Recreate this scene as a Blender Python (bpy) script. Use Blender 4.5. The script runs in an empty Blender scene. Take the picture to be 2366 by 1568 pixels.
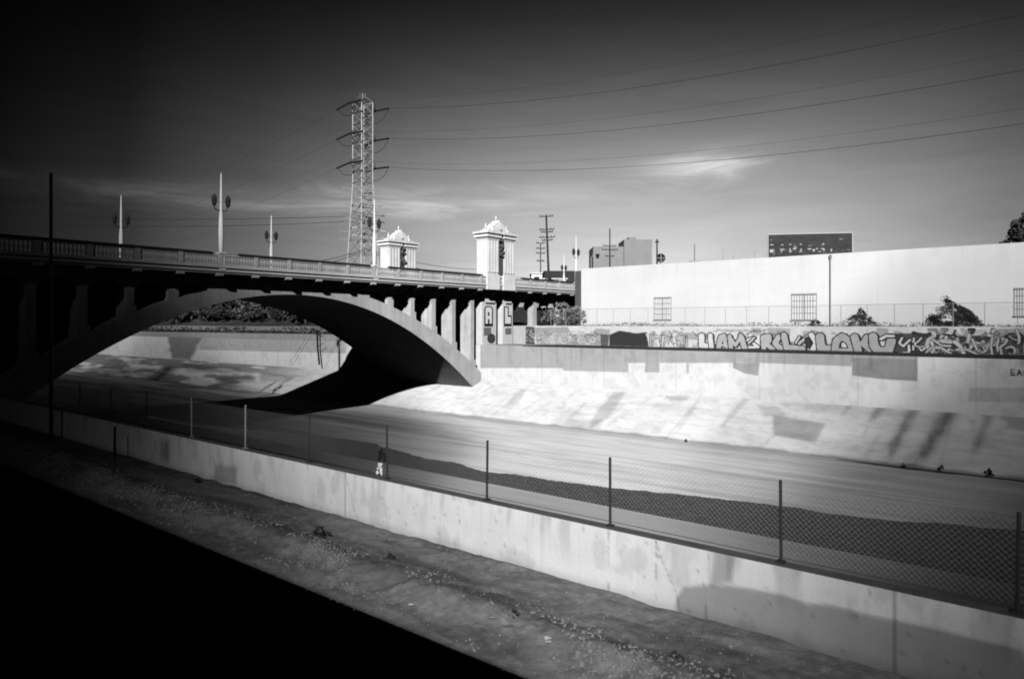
import bpy, math, random
import numpy as np
from mathutils import Vector, Matrix, noise
random.seed(7); rng = np.random.default_rng(7)
S = bpy.context.scene
C = S.collection
R_ = math.radians

# ------------------------------------------------------------------ camera
# World axes: X across the river to the far bank, Y upstream, Z up, camera at eye height 0.
FX, FY = 0.7764, 0.6300
cam_d = bpy.data.cameras.new('camera'); cam = bpy.data.objects.new('camera', cam_d); C.objects.link(cam)
cam.location = (0, 0, 0)
cam.rotation_euler = (R_(90), 0, math.atan2(FY, FX) - R_(90))
cam_d.sensor_width = 36.0
cam_d.lens = 1600 / 2366 * 36
cam_d.shift_y = -36 / 2366
cam_d.clip_start = 0.05; cam_d.clip_end = 8000
cam_d.dof.use_dof = True; cam_d.dof.focus_distance = 80; cam_d.dof.aperture_fstop = 2.2
S.camera = cam

# ------------------------------------------------------------------ sun, sky, exposure
SUN = Vector((-1.7, -1.1, 1.16)).normalized()
sd = bpy.data.lights.new('sun', 'SUN'); sun = bpy.data.objects.new('sun', sd); C.objects.link(sun)
sd.energy = 4.2; sd.angle = R_(0.6); sd.color = (1.0, 1.0, 1.0)
sun.rotation_euler = (-SUN).to_track_quat('-Z', 'Y').to_euler()
sun.location = (-60, -30, 40)
W = bpy.data.worlds.new('World'); S.world = W; W.use_nodes = True
wn, wl = W.node_tree.nodes, W.node_tree.links
bg = wn['Background']
sky = wn.new('ShaderNodeTexSky'); sky.sky_type = 'NISHITA'; sky.sun_disc = False
sky.sun_elevation = math.asin(SUN.z); sky.sun_rotation = math.atan2(SUN.x, SUN.y)
sky.air_density = 1.0; sky.dust_density = 1.0
sep = wn.new('ShaderNodeSeparateColor'); wl.new(sky.outputs[0], sep.inputs[0])   # red filtered film: only the red light counts
tc = wn.new('ShaderNodeTexCoord')
def wmath(op, a, b=None, c=None):
    n = wn.new('ShaderNodeMath'); n.operation = op
    for i, v in enumerate((a, b, c)):
        if v is None: continue
        if isinstance(v, (int, float)): n.inputs[i].default_value = v
        else: wl.new(v, n.inputs[i])
    return n.outputs[0]
def wramp(src, stops, interp='B_SPLINE'):
    n = wn.new('ShaderNodeValToRGB'); n.color_ramp.interpolation = interp
    e = n.color_ramp.elements
    while len(e) < len(stops): e.new(0.5)
    for el, (p, v) in zip(e, stops): el.position = p; el.color = (v, v, v, 1)
    wl.new(src, n.inputs[0]); return n.outputs[0]
sx = wn.new('ShaderNodeSeparateXYZ'); wl.new(tc.outputs['Generated'], sx.inputs[0])
elev = wramp(sx.outputs[2], [(0, .44), (.08, .48), (.15, .50), (.21, .44), (.29, .25), (.37, .085), (.45, .02), (1.0, .015)])
# compass direction: the sky is brightest over the far bank, darkest upstream (polarised blue seen through the red filter)
BA = math.atan2(FY, FX) - math.atan((1480 - 1183) / 1600)
hl = wmath('SQRT', wmath('ADD', wmath('MULTIPLY', sx.outputs[0], sx.outputs[0]), wmath('ADD', wmath('MULTIPLY', sx.outputs[1], sx.outputs[1]), 1e-6)))
dt = wmath('DIVIDE', wmath('ADD', wmath('MULTIPLY', sx.outputs[0], math.cos(BA)), wmath('MULTIPLY', sx.outputs[1], math.sin(BA))), hl)
dt01 = wmath('MULTIPLY_ADD', dt, 0.5, 0.5)
azim = wramp(dt01, [(0, .012), (.5, .012), (.74, .003), (.83, .008), (.885, .06), (.93, .24), (.955, .42), (.98, .72), (1.0, 1.0)], 'LINEAR')
base0 = wmath('MULTIPLY', wmath('MULTIPLY', sep.outputs[0], elev), azim)
# wisps of high cloud
mp = wn.new('ShaderNodeMapping'); mp.inputs['Scale'].default_value = (2.2, 2.2, 16); wl.new(tc.outputs['Generated'], mp.inputs[0])
nz = wn.new('ShaderNodeTexNoise'); nz.inputs['Scale'].default_value = 2.0; nz.inputs['Detail'].default_value = 9; nz.inputs['Distortion'].default_value = .9; nz.inputs['Roughness'].default_value = .62
wl.new(mp.outputs[0], nz.inputs['Vector'])
wisp = wramp(nz.outputs[0], [(.42, 0), (.66, 1)], 'EASE'); veil = wmath('MULTIPLY_ADD', nz.outputs[0], .45, .95)
base = wmath('MULTIPLY', base0, veil)
def dirpx(px, py):
    v = Vector((FX, FY, 0)) * 1600 + Vector((FY, -FX, 0)) * (px - 1183) + Vector((0, 0, 1)) * (748 - py)
    return v.normalized()
def blob(px, py, wid, hei, amp):
    d = dirpx(px, py); side = Vector((d.y, -d.x, 0)).normalized()
    a = wn.new('ShaderNodeVectorMath'); a.operation = 'DOT_PRODUCT'; wl.new(tc.outputs['Generated'], a.inputs[0]); a.inputs[1].default_value = side
    fwd = wn.new('ShaderNodeVectorMath'); fwd.operation = 'DOT_PRODUCT'; wl.new(tc.outputs['Generated'], fwd.inputs[0]); fwd.inputs[1].default_value = Vector((d.x, d.y, 0)).normalized()
    u = wmath('DIVIDE', a.outputs['Value'], wid); v = wmath('DIVIDE', wmath('SUBTRACT', sx.outputs[2], d.z), hei)
    r2 = wmath('ADD', wmath('MULTIPLY', u, u), wmath('MULTIPLY', v, v))
    g = wmath('MULTIPLY', wmath('EXPONENT', wmath('MULTIPLY', r2, -1.0)), wmath('GREATER_THAN', fwd.outputs['Value'], 0.0))
    return wmath('MULTIPLY', g, amp)
cl = wmath('ADD', blob(1640, 385, .070, .017, 1.7), blob(880, 472, .24, .018, .95))
cl = wmath('ADD', cl, blob(1150, 435, .14, .008, .35))
cl = wmath('MULTIPLY', cl, wmath('MULTIPLY_ADD', wisp, .75, .25))
tot = wmath('MULTIPLY_ADD', base, 0.84, wmath('MULTIPLY', cl, 1.1))
comb = wn.new('ShaderNodeCombineColor')
for i in range(3): wl.new(tot, comb.inputs[i])
wl.new(comb.outputs[0], bg.inputs[0]); bg.inputs[1].default_value = 0.15
S.view_settings.view_transform = 'Standard'; S.view_settings.look = 'None'
S.view_settings.exposure = 0.80; S.view_settings.gamma = 1.0

# ------------------------------------------------------------------ helpers
def k_of(px): return (px - 1183) / 1600.0
def at(px, py, X=None, Y=None):
    """point of the vertical plane X=const (or Y=const) measured at a pixel of the photo"""
    t = k_of(px); r = (FY - FX * t) / (FX + FY * t)
    if X is None: X = Y / r
    Y = X * r; D = FX * X + FY * Y
    return (X, Y, (748 - py) * D / 1600.0)
def yz(px, py, X): p = at(px, py, X=X); return (p[1], p[2])
def on_floor(px, py, Z):
    D = 1600 * (-Z) / (py - 748.0); R = k_of(px) * D
    return (FX * D + FY * R, FY * D - FX * R)

def props(o, label=None, cat=None, group=None, kind=None):
    if label: o['label'] = label
    if cat: o['category'] = cat
    if group: o['group'] = group
    if kind: o['kind'] = kind
    return o
def empty(name, loc, label, cat, group=None):
    o = bpy.data.objects.new(name, None); C.objects.link(o); o.location = loc
    return props(o, label, cat, group)
def copy_tree(o, parent=None):
    c = o.copy(); C.objects.link(c)
    if parent: c.parent = parent
    for ch in list(o.children): copy_tree(ch, c)
    return c

class MB:
    def __init__(s): s.v = []; s.f = []
    def add(s, vs, fs):
        b = len(s.v); s.v += [tuple(p) for p in vs]; s.f += [tuple(i + b for i in f) for f in fs]; return s
    def box(s, x0, x1, y0, y1, z0, z1):
        return s.add([(x, y, z) for z in (z0, z1) for y in (y0, y1) for x in (x0, x1)],
                     [(0, 2, 3, 1), (4, 5, 7, 6), (0, 1, 5, 4), (2, 6, 7, 3), (0, 4, 6, 2), (1, 3, 7, 5)])
    def frustum(s, cx, cy, z0, z1, a0, b0, a1, b1):
        return s.add([(cx - a0, cy - b0, z0), (cx + a0, cy - b0, z0), (cx - a0, cy + b0, z0), (cx + a0, cy + b0, z0),
                      (cx - a1, cy - b1, z1), (cx + a1, cy - b1, z1), (cx - a1, cy + b1, z1), (cx + a1, cy + b1, z1)],
                     [(0, 2, 3, 1), (4, 5, 7, 6), (0, 1, 5, 4), (2, 6, 7, 3), (0, 4, 6, 2), (1, 3, 7, 5)])
    def tube(s, pts, r, n=6, cap=True):
        pts = [Vector(p) for p in pts]; m = len(pts)
        rs = r if isinstance(r, (list, tuple)) else [r] * m
        b = len(s.v); up = None
        for i, p in enumerate(pts):
            d = (pts[min(i + 1, m - 1)] - pts[max(i - 1, 0)]).normalized()
            a = Vector((0, 0, 1)) if abs(d.z) < .9 else Vector((1, 0, 0))
            u = d.cross(a).normalized(); w = d.cross(u)
            for j in range(n):
                an = 2 * math.pi * j / n
                s.v.append(tuple(p + u * math.cos(an) * rs[i] + w * math.sin(an) * rs[i]))
        for i in range(m - 1):
            for j in range(n):
                k = (j + 1) % n
                s.f.append((b + i * n + j, b + i * n + k, b + (i + 1) * n + k, b + (i + 1) * n + j))
        if cap and n > 2:
            s.f.append(tuple(b + j for j in range(n))); s.f.append(tuple(b + (m - 1) * n + j for j in reversed(range(n))))
        return s
    def lathe(s, cx, cy, prof, n=12):
        b = len(s.v); m = len(prof)
        for r, z in prof:
            for j in range(n):
                a = 2 * math.pi * j / n; s.v.append((cx + r * math.cos(a), cy + r * math.sin(a), z))
        for i in range(m - 1):
            for j in range(n):
                k = (j + 1) % n; s.f.append((b + i * n + j, b + i * n + k, b + (i + 1) * n + k, b + (i + 1) * n + j))
        s.f.append(tuple(b + j for j in reversed(range(n)))); s.f.append(tuple(b + (m - 1) * n + j for j in range(n)))
        return s
    def prism(s, poly, plane, c0, c1):
        """polygon in a plane ('xz','yz','xy') extruded between c0 and c1 of the remaining axis"""
        n = len(poly)
        def P(a, b, c): return {'xz': (a, c, b), 'yz': (c, a, b), 'xy': (a, b, c)}[plane]
        return s.add([P(a, b, c) for c in (c0, c1) for a, b in poly],
                     [tuple(range(n)), tuple(range(2 * n - 1, n - 1, -1))] + [(i, i + n, (i + 1) % n + n, (i + 1) % n) for i in range(n)])
    def build(s, name, mat, parent=None, smooth=False, fix=True):
        me = bpy.data.meshes.new(name); me.from_pydata(s.v, [], s.f); me.materials.append(mat)
        if fix:
            import bmesh
            bm = bmesh.new(); bm.from_mesh(me); bmesh.ops.recalc_face_normals(bm, faces=bm.faces); bm.to_mesh(me); bm.free()
        if smooth: me.polygons.foreach_set('use_smooth', [True] * len(me.polygons))
        o = bpy.data.objects.new(name, me); C.objects.link(o)
        if parent is not None:
            o.parent = parent
            pl = Vector(parent.location)
            if pl.length > 0 and not getattr(s, 'local', False):
                me.transform(Matrix.Translation(-pl))
        return o

def mat(name, v, rough=.9, var=.25, scale=1.2, bump=.15, bscale=12, spec=.15, attr=False, stretch=None, metal=0, fine=.12, streak=0):
    m = bpy.data.materials.new(name); m.use_nodes = True
    N, L = m.node_tree.nodes, m.node_tree.links; p = N['Principled BSDF']
    p.inputs['Roughness'].default_value = rough; p.inputs['Specular IOR Level'].default_value = spec; p.inputs['Metallic'].default_value = metal
    t = N.new('ShaderNodeTexCoord'); src = t.outputs['Object']
    if stretch:
        mm = N.new('ShaderNodeMapping'); mm.inputs['Scale'].default_value = stretch; L.new(src, mm.inputs[0]); ssrc = mm.outputs[0]
    else: ssrc = src
    def nz(sc, src, det=6):
        n = N.new('ShaderNodeTexNoise'); n.inputs['Scale'].default_value = sc; n.inputs['Detail'].default_value = det; n.inputs['Roughness'].default_value = .62
        L.new(src, n.inputs['Vector']); return n.outputs[0]
    def mth(op, a, b, c=None):
        n = N.new('ShaderNodeMath'); n.operation = op
        for i, x in enumerate((a, b, c)):
            if x is None: continue
            if isinstance(x, (int, float)): n.inputs[i].default_value = x
            else: L.new(x, n.inputs[i])
        return n.outputs[0]
    f = mth('MULTIPLY_ADD', mth('SUBTRACT', nz(scale, ssrc), .5), var * 4, 1.0)
    g = mth('MULTIPLY_ADD', mth('SUBTRACT', nz(bscale, src, 3), .5), fine * 4, 1.0)
    f = mth('MULTIPLY', f, g)
    if streak:
        mm2 = N.new('ShaderNodeMapping'); mm2.inputs['Scale'].default_value = (1.6, 1.6, .12); L.new(src, mm2.inputs[0])
        f = mth('MULTIPLY', f, mth('MULTIPLY_ADD', mth('SUBTRACT', nz(1.6, mm2.outputs[0], 5), .5), streak * 4, 1.0))
    if attr:
        a = N.new('ShaderNodeAttribute'); a.attribute_name = 'albedo'; f = mth('MULTIPLY', f, a.outputs['Fac'])
    else: f = mth('MULTIPLY', f, v)
    f = mth('MINIMUM', mth('MAXIMUM', mth('MULTIPLY', f, 0.62), 0.003), .80)
    cc = N.new('ShaderNodeCombineColor')
    for i in range(3): L.new(f, cc.inputs[i])
    L.new(cc.outputs[0], p.inputs['Base Color'])
    if bump:
        b = N.new('ShaderNodeBump'); b.inputs['Strength'].default_value = bump; b.inputs['Distance'].default_value = .05
        L.new(nz(bscale, src), b.inputs['Height']); L.new(b.outputs[0], p.inputs['Normal'])
    return m

M = {}
M['concrete'] = mat('weathered_concrete', .36, var=.16, scale=.5, streak=.12)
M['concrete_light'] = mat('pale_concrete', .58, var=.10, scale=.6, streak=.08)
M['painted_concrete'] = mat('painted_concrete', .5, attr=True, var=.05, scale=.9, bump=.06, fine=.06, streak=.05)
M['graffiti'] = mat('graffiti_wall_paint', .5, attr=True, var=.05, scale=1.5, bump=.05, fine=.05)
M['near_wall'] = mat('near_wall_concrete', .5, attr=True, var=.04, scale=1.6, bump=.12, bscale=20, fine=.05, streak=.06)
M['floor'] = mat('channel_floor_concrete', .3, attr=True, var=.16, scale=.55, stretch=(1.5, .10, 1), bump=.06, bscale=4, fine=.06)
M['slope'] = mat('sloped_concrete', .5, attr=True, var=.06, scale=.8, bump=.06, bscale=6, fine=.05)
M['dirt'] = mat('dry_dirt', .16, var=.22, scale=1.1, bump=.6, bscale=9, fine=.2)
M['far_dirt'] = mat('far_dirt', .22, var=.2, scale=.2, bump=.2, bscale=3)
M['shade_black_asphalt'] = mat('shade_black_asphalt', .010, rough=1.0, spec=0.0, var=.2, scale=2, bump=.3, bscale=40)  # bridge roadway black, also carries the near ground's painted shade
M['stone'] = mat('broken_stone', .24, var=.3, scale=3, bump=.5, bscale=20)
M['white_wall'] = mat('white_painted_wall', .74, attr=True, var=.02, scale=.25, bump=.03, fine=.02, streak=.025)
M['dark_metal'] = mat('dark_metal', .035, rough=.6, var=.1, bump=.05)
M['black_metal'] = mat('black_metal', .012, rough=.7, var=.1, bump=0)
M['galv'] = mat('galvanised_steel', .33, rough=.6, var=.1, bump=0, spec=.4)
M['lightsteel'] = mat('pale_lattice_steel', .5, rough=.6, var=.1, bump=0, spec=.4)
M['grille'] = mat('window_grille_steel', .46, rough=.6, var=.1, bump=0)
M['wood'] = mat('old_wood', .05, var=.2, bump=.1)
M['leaf'] = mat('dark_foliage', .05, rough=.7, var=.3, scale=.8, bump=0, fine=.3)
M['leaf2'] = mat('pale_dusty_foliage', .14, rough=.8, var=.3, scale=.8, bump=0, fine=.3)
M['leaf3'] = mat('sunlit_dusty_foliage', .30, rough=.8, var=.4, scale=.8, bump=0, fine=.3)  # paler leaf copy, sunlight put into the colour
M['bark'] = mat('bark', .09, var=.2, bump=.3)
M['wire'] = mat('wire', .01, rough=.8, var=0, bump=0)
M['glass'] = mat('dark_glass', .02, rough=.15, var=.1, bump=0, spec=.5)
M['lamp_white'] = mat('pale_lamp_concrete', .95, var=.08, bump=.05)
M['billboard'] = mat('billboard_sheet', .5, attr=True, var=.12, scale=2, bump=0)
M['plastic'] = mat('white_plastic', .75, rough=.5, var=.05, bump=0)
M['hazy'] = mat('grey_render', .33, var=.1, scale=.3)
M['dark_building'] = mat('dark_brick', .05, var=.2, bump=.1)

# painted surface: a grid whose albedo is computed point by point
def painted(name, P00, U, V, lu, lv, res, fn, material, parent=None, surf=None, kind=None, hfn=None):
    nu, nv = max(2, int(lu / res) + 1), max(2, int(lv / res) + 1)
    u = np.linspace(0, lu, nu); v = np.linspace(0, lv, nv)
    UU, VV = np.meshgrid(u, v, indexing='ij')
    P = np.array(P00)[None, None, :] + UU[..., None] * np.array(U) + VV[..., None] * np.array(V)
    alb = fn(P[..., 0], P[..., 1], P[..., 2], UU, VV)
    if hfn is not None: P = P + hfn(P[..., 0], P[..., 1])[..., None] * np.array((0, 0, 1.0))
    me = bpy.data.meshes.new(name)
    idx = np.arange(nu * nv).reshape(nu, nv)
    q = np.stack([idx[:-1, :-1], idx[1:, :-1], idx[1:, 1:], idx[:-1, 1:]], -1).reshape(-1, 4)
    me.vertices.add(nu * nv); me.vertices.foreach_set('co', P.reshape(-1).astype(np.float32))
    me.loops.add(q.size); me.loops.foreach_set('vertex_index', q.reshape(-1).astype(np.int32))
    me.polygons.add(len(q)); me.polygons.foreach_set('loop_start', np.arange(0, q.size, 4, dtype=np.int32)); me.polygons.foreach_set('loop_total', np.full(len(q), 4, dtype=np.int32))
    me.update(calc_edges=True)
    at_ = me.attributes.new('albedo', 'FLOAT', 'POINT'); at_.data.foreach_set('value', np.clip(alb, 0, 1).reshape(-1).astype(np.float32))
    me.polygons.foreach_set('use_smooth', [True] * len(q))
    me.materials.append(material)
    o = bpy.data.objects.new(name, me); C.objects.link(o)
    if parent is not None:
        o.parent = parent; me.transform(Matrix.Translation(-Vector(parent.location)))
    return o
def add_albedo(o, v):
    me = o.data; a = me.attributes.new('albedo', 'FLOAT', 'POINT'); a.data.foreach_set('value', [v] * len(me.vertices)); return o
_VT = {}
def vnoise(a, b, sc, seed=0, octs=4):
    """value noise on numpy arrays"""
    out = np.zeros_like(a, dtype=float); amp = 1; tot_ = 0
    if seed not in _VT: _VT[seed] = np.random.default_rng(seed).random((256, 256))
    T = _VT[seed]
    for o in range(octs):
        x = a * sc + 37.3 * o; y = b * sc + 11.7 * o
        xi = np.floor(x).astype(int); yi = np.floor(y).astype(int); fx = x - xi; fy = y - yi
        fx = fx * fx * (3 - 2 * fx); fy = fy * fy * (3 - 2 * fy)
        g = lambda i, j: T[(xi + i) % 256, (yi + j) % 256]
        out += amp * ((g(0, 0) * (1 - fx) + g(1, 0) * fx) * (1 - fy) + (g(0, 1) * (1 - fx) + g(1, 1) * fx) * fy)
        tot_ += amp; amp *= .5; sc *= 2
    return out / tot_
def sm(x, a, b): t = np.clip((x - a) / (b - a), 0, 1); return t * t * (3 - 2 * t)
def polymask(A, B, poly, soft):
    """soft mask of a polygon given in the same (A,B) coordinates"""
    inside = np.zeros(A.shape, bool); dmin = np.full(A.shape, 1e9); n = len(poly)
    for i in range(n):
        x0, y0 = poly[i]; x1, y1 = poly[(i + 1) % n]
        dx, dy = x1 - x0, y1 - y0; L2 = dx * dx + dy * dy + 1e-9
        t = np.clip(((A - x0) * dx + (B - y0) * dy) / L2, 0, 1)
        dmin = np.minimum(dmin, np.hypot(A - x0 - t * dx, B - y0 - t * dy))
        c = ((y0 > B) != (y1 > B)); xc = (x1 - x0) * (B - y0) / ((y1 - y0) if abs(y1 - y0) > 1e-9 else 1e-9) + x0
        inside ^= c & (A < xc)
    d = np.where(inside, dmin, -dmin)
    return sm(d, -soft, soft)
def stroke(A, B, pts, w):
    d = np.full(A.shape, 1e9)
    for (x0, y0), (x1, y1) in zip(pts[:-1], pts[1:]):
        dx, dy = x1 - x0, y1 - y0; L2 = dx * dx + dy * dy + 1e-9
        t = np.clip(((A - x0) * dx + (B - y0) * dy) / L2, 0, 1)
        d = np.minimum(d, np.hypot(A - x0 - t * dx, B - y0 - t * dy))
    return d - w

# ------------------------------------------------------------------ levels of the place
ZF = -11.2            # channel floor
XT, XW, ZS, ZL = 61.5, 69.9, -7.6, -2.86   # toe of far slope, lower wall plane, top of slope, ledge
XG = 77.0             # graffiti wall
YB = 62.0             # bridge face

# near bank
def near_h(x, y):
    ridge = np.exp(-((x - 8.75 - .25 * (vnoise(y, y * 0, .3, 5) - .5)) / .5) ** 2) * (.05 + .26 * vnoise(x, y, 1.3, 3, 4) * sm(y, 1.0, 6))
    h = ridge + .09 * (vnoise(x, y, 1.6, 4, 4) - .5) + .055 * (vnoise(x, y, 5.5, 7, 3) - .5) * (1 - .6 * sm(x, 9.2, 9.8))
    h += .55 * sm(y, 20, 30) * np.exp(-((x - 9.3) / .8) ** 2) * vnoise(x, y, .35, 9, 3)
    return h * sm(x, 7.5, 8.0)
def near_alb(X, Y, Z, U, V):
    a = .20 + .14 * (vnoise(X, Y * .6, .8, 12) - .5)
    a *= .65 + .6 * vnoise(X, Y, 7, 15, 3)
    a *= .72 + .55 * vnoise(X * 2, Y, 2.4, 17, 4)
    a *= 1 - .3 * sm(Y, 12, 20)
    a *= 1 - .4 * np.exp(-((X - 8.95 - .3 * (vnoise(Y, Y * 0, .4, 16) - .5)) / .22) ** 2)  # shaded far side of the rubble ridge, put into the colour
    a = a * (1 - .35 * sm(vnoise(X * 1.5, Y * .4, 1.1, 13), .52, .66))
    a *= 1 + .25 * sm(X, 9.3, 10.5)
    return a
M['dirt_attr'] = mat('dry_dirt_ground', .2, attr=True, var=.16, scale=1.5, bump=.5, bscale=10, fine=.18)
gnd = painted('near_bank_ground', (7.45, -14, -4.83), (0, 1, 0), (1, 0, 0), 90, 3.4, .05, near_alb, M['dirt_attr'], hfn=near_h)
props(gnd, kind='structure')
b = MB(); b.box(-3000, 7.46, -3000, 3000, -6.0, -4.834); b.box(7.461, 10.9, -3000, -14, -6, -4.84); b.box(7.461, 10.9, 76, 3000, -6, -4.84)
props(b.build('near_shade_ground', M['shade_black_asphalt']), kind='structure')  # ground coloured near black to stand in for deep foreground shade

# near parapet wall along the top of the bank
wall_lower = [(1560, 1378), (1580, 1355), (1640, 1350), (1690, 1352), (1810, 1373), (1860, 1392), (1925, 1398), (2010, 1420), (2170, 1452), (2270, 1480), (2366, 1500), (2420, 1720), (1560, 1500)]
XN = 10.8
def nw(X, Y, Z, U, V):
    a = np.full(Y.shape, .72)
    n = vnoise(Y, Z, 1.4, 21)
    a *= .93 + .14 * n
    top = -3.70
    # darker lower zone with a stepped edge
    m = polymask(Y + .10 * (vnoise(Y, Z, 2.5, 31) - .5), Z, [yz(px, py, XN) for px, py in wall_lower], .035)
    a = a * (1 - .52 * m)
    m = polymask(Y, Z, [yz(*p, XN) for p in [(1650, 1268), (1700, 1278), (1692, 1345), (1640, 1352)]], .05); a *= 1 - .42 * m
    m = polymask(Y, Z, [yz(*p, XN) for p in [(497, 1072), (548, 1078), (546, 1120), (495, 1112)]], .12); a *= 1 - .45 * m
    m = polymask(Y, Z, [yz(*p, XN) for p in [(370, 1015), (392, 1018), (392, 1070), (370, 1062)]], .15); a *= 1 - .45 * m
    for k in range(90):   # drips from the coping
        y0 = rng.uniform(-4, 44); w = rng.uniform(.015, .06); L = rng.uniform(.15, .9); s = rng.uniform(.06, .25)
        a *= 1 - s * np.exp(-((Y - y0 - .02 * np.sin(Z * 9)) / w) ** 2) * sm(Z, top - L, top - L * .3)
    for yj in np.arange(-13.6, 76, 1.22): a *= 1 - .07 * np.exp(-((Y - yj) / .02) ** 2)
    a *= 1 - .06 * np.exp(-((Z + 4.28) / .018) ** 2)
    a *= 1 - .16 * sm(vnoise(Y * 1.2, Z * .8, 2.1, 34, 5), .55, .68)
    a *= 1 - .30 * sm(vnoise(Y * 2.0, Z * .5, 1.2, 35, 4), .55, .70) * sm(Z, -4.75, -3.71) * .8
    for k in range(16):    # hairline cracks
        y0 = rng.uniform(-2, 30); sl_ = rng.uniform(-.5, .5); a *= 1 - .4 * np.exp(-((Y - y0 - sl_ * (Z + 4.2) - .12 * (vnoise(Z, Z * 0 + k, 4, 36, 3) - .5)) / .012) ** 2) * sm(vnoise(Z, Z * 0 + k, 1.2, 37, 1), .4, .5)
    for k in range(90):   # pock marks
        y0 = rng.uniform(-2, 16); z0 = rng.uniform(-4.8, -3.8); r = rng.uniform(.012, .035)
        a *= 1 - .4 * np.exp(-(((Y - y0) / r) ** 2 + ((Z - z0) / r) ** 2))
    y = yz(1251, 1300, XN)[0]
    for yj in (y, y + 6.1, y + 12.2, y + 18.3, y - 6.1, y + 24.4, y + 30.5):   # pour joints
        a *= 1 - .45 * np.exp(-((Y - yj) / .016) ** 2)
    a *= 1 - .25 * np.exp(-((Z + 4.83) / .12) ** 2)
    return a
par = empty('parapet_wall', (XN, 20, -4.83), 'low pale concrete wall with drip stains and a chain-link fence on top, in the foreground', 'wall')
painted('face', (XN, -14, -5.0), (0, 1, 0), (0, 0, 1), 90, 1.295, .045, nw, M['near_wall'], par)
b = MB(); b.box(XN + .002, XN + .24, -14, 76, -7.6, -3.721); b.build('wall_core', M['concrete'], par)
b = MB(); b.box(XN + .001, XN + .24, -14, 76, -3.72, -3.69); b.build('coping', mat('dark_stained_coping', .10, var=.3, scale=2), par)

# chain-link fence on the parapet
fence = empty('chain_link_fence', (XN + .15, 10, -3.69), 'rusty chain-link fence with thin posts standing on the low foreground wall', 'fence')
dark = M['dark_metal']
posts = [2350, 1805, 1410, 1125, 895, 715, 567, 443, 339]
py_ = [at(p, 0, X=XN + .15)[1] for p in posts]
ys = [py_[0] - 6.0, py_[0] - 3.0] + py_ + [py_[-1] + 3.1 * i for i in range(1, 9)]
for i, y in enumerate(ys):
    b = MB(); lean = .02 * math.sin(i * 2.3)
    b.tube([(XN + .15, y, -3.69), (XN + .15, y + lean, -2.42 + .02 * math.sin(i))], .025, 8)
    b.box(XN + .09, XN + .21, y - .06, y + .06, -3.688, -3.66)
    b.build('post', M['galv'] if i in (8, 9) else dark, fence)
b = MB()
y0, y1, z0, z1 = ys[0], ys[-1], -3.62, -2.50; sp = .085
n = int((y1 - y0) / sp)
for k in range(n):
    ya = y0 + k * sp; sag = .0
    for s in (1, -1):
        yb = ya + s * (z1 - z0)
        x = XN + .15 + .012 * s
        b.tube([(x, ya, z0), (x, yb, z1)], .0017, 3, cap=False)
b.build('wire_mesh', M['grille'], fence, fix=False)
b = MB()
for z in (z0 + .02,): b.tube([(XN + .15, y, z - .012 * (i % 2)) for i, y in enumerate(ys)], .006, 4)
b.build('tension_wire', dark, fence)

# two dark posts on the near bank and rubble
def post_at(px, ytop, X, r, label, name, cat):
    p = at(px, ytop, X=X); b = MB(); b.lathe(0, 0, [(r * 1.1, 0), (r, .4), (r * .9, p[2] + 4.83 - .1), (r * 1.05, p[2] + 4.80), (r * .5, p[2] + 4.86)], 10)
    o = b.build(name, M['black_metal']); o.location = (p[0], p[1], -4.85); props(o, label, cat)
    return o
post_at(118, 400, 10.3, .075, 'tall thin black pole rising at the far left of the near bank', 'utility_pole', 'pole')
post_at(265, 985, 10.2, .045, 'short dark post standing against the low foreground wall', 'bollard', 'post')

def stones(name, n, fn, label, cat, m, smin, smax):
    b = MB(); ico = [(-.52, 0, .85), (.52, 0, .85), (-.52, 0, -.85), (.52, 0, -.85), (0, .85, .52), (0, .85, -.52), (0, -.85, .52), (0, -.85, -.52), (.85, .52, 0), (-.85, .52, 0), (.85, -.52, 0), (-.85, -.52, 0)]
    fc = [(1, 4, 0), (4, 9, 0), (4, 5, 9), (8, 5, 4), (1, 8, 4), (1, 10, 8), (10, 3, 8), (8, 3, 5), (3, 2, 5), (3, 7, 2), (3, 10, 7), (10, 6, 7), (6, 11, 7), (6, 0, 11), (6, 1, 0), (10, 1, 6), (11, 0, 9), (2, 11, 9), (5, 2, 9), (11, 2, 7)]
    for _ in range(n):
        x, y, z = fn(); s = smin + (smax - smin) * random.random() ** 3
        q = Matrix.Rotation(random.uniform(0, 6.3), 3, Vector((random.random() - .5, random.random() - .5, random.random())).normalized())
        sc = (random.uniform(.7, 1.3), random.uniform(.7, 1.3), random.uniform(.4, .9))
        b.add([Vector((x, y, z)) + q @ Vector((v[0] * s * sc[0] * random.uniform(.8, 1.2), v[1] * s * sc[1], v[2] * s * sc[2])) for v in ico], fc)
    o = b.build(name, m, fix=False); props(o, label, cat, kind='stuff'); return o
def gz(x, y): return -4.83 + float(near_h(np.array([[x]]), np.array([[y]]))[0, 0])
def rub():
    while True:
        y = random.uniform(-2, 38); x = 8.5 + random.gauss(0, .34)
        if vnoise(np.array([x]), np.array([y]), 1.3, 55, 3)[0] > random.uniform(.40, .62): return (x, y, gz(x, y) + .004)
stones('rubble', 9000, rub, 'strip of broken stones and dry litter along the near bank', 'rubble', M['stone'], .006, .042)
def rub2():
    y = random.uniform(-3, 40); x = random.uniform(7.4, 10.7); return (x, y, gz(x, y))
stones('gravel', 5000, rub2, 'loose gravel scattered over the dirt below the low wall', 'gravel', M['stone'], .005, .026)
b = MB()
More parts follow.
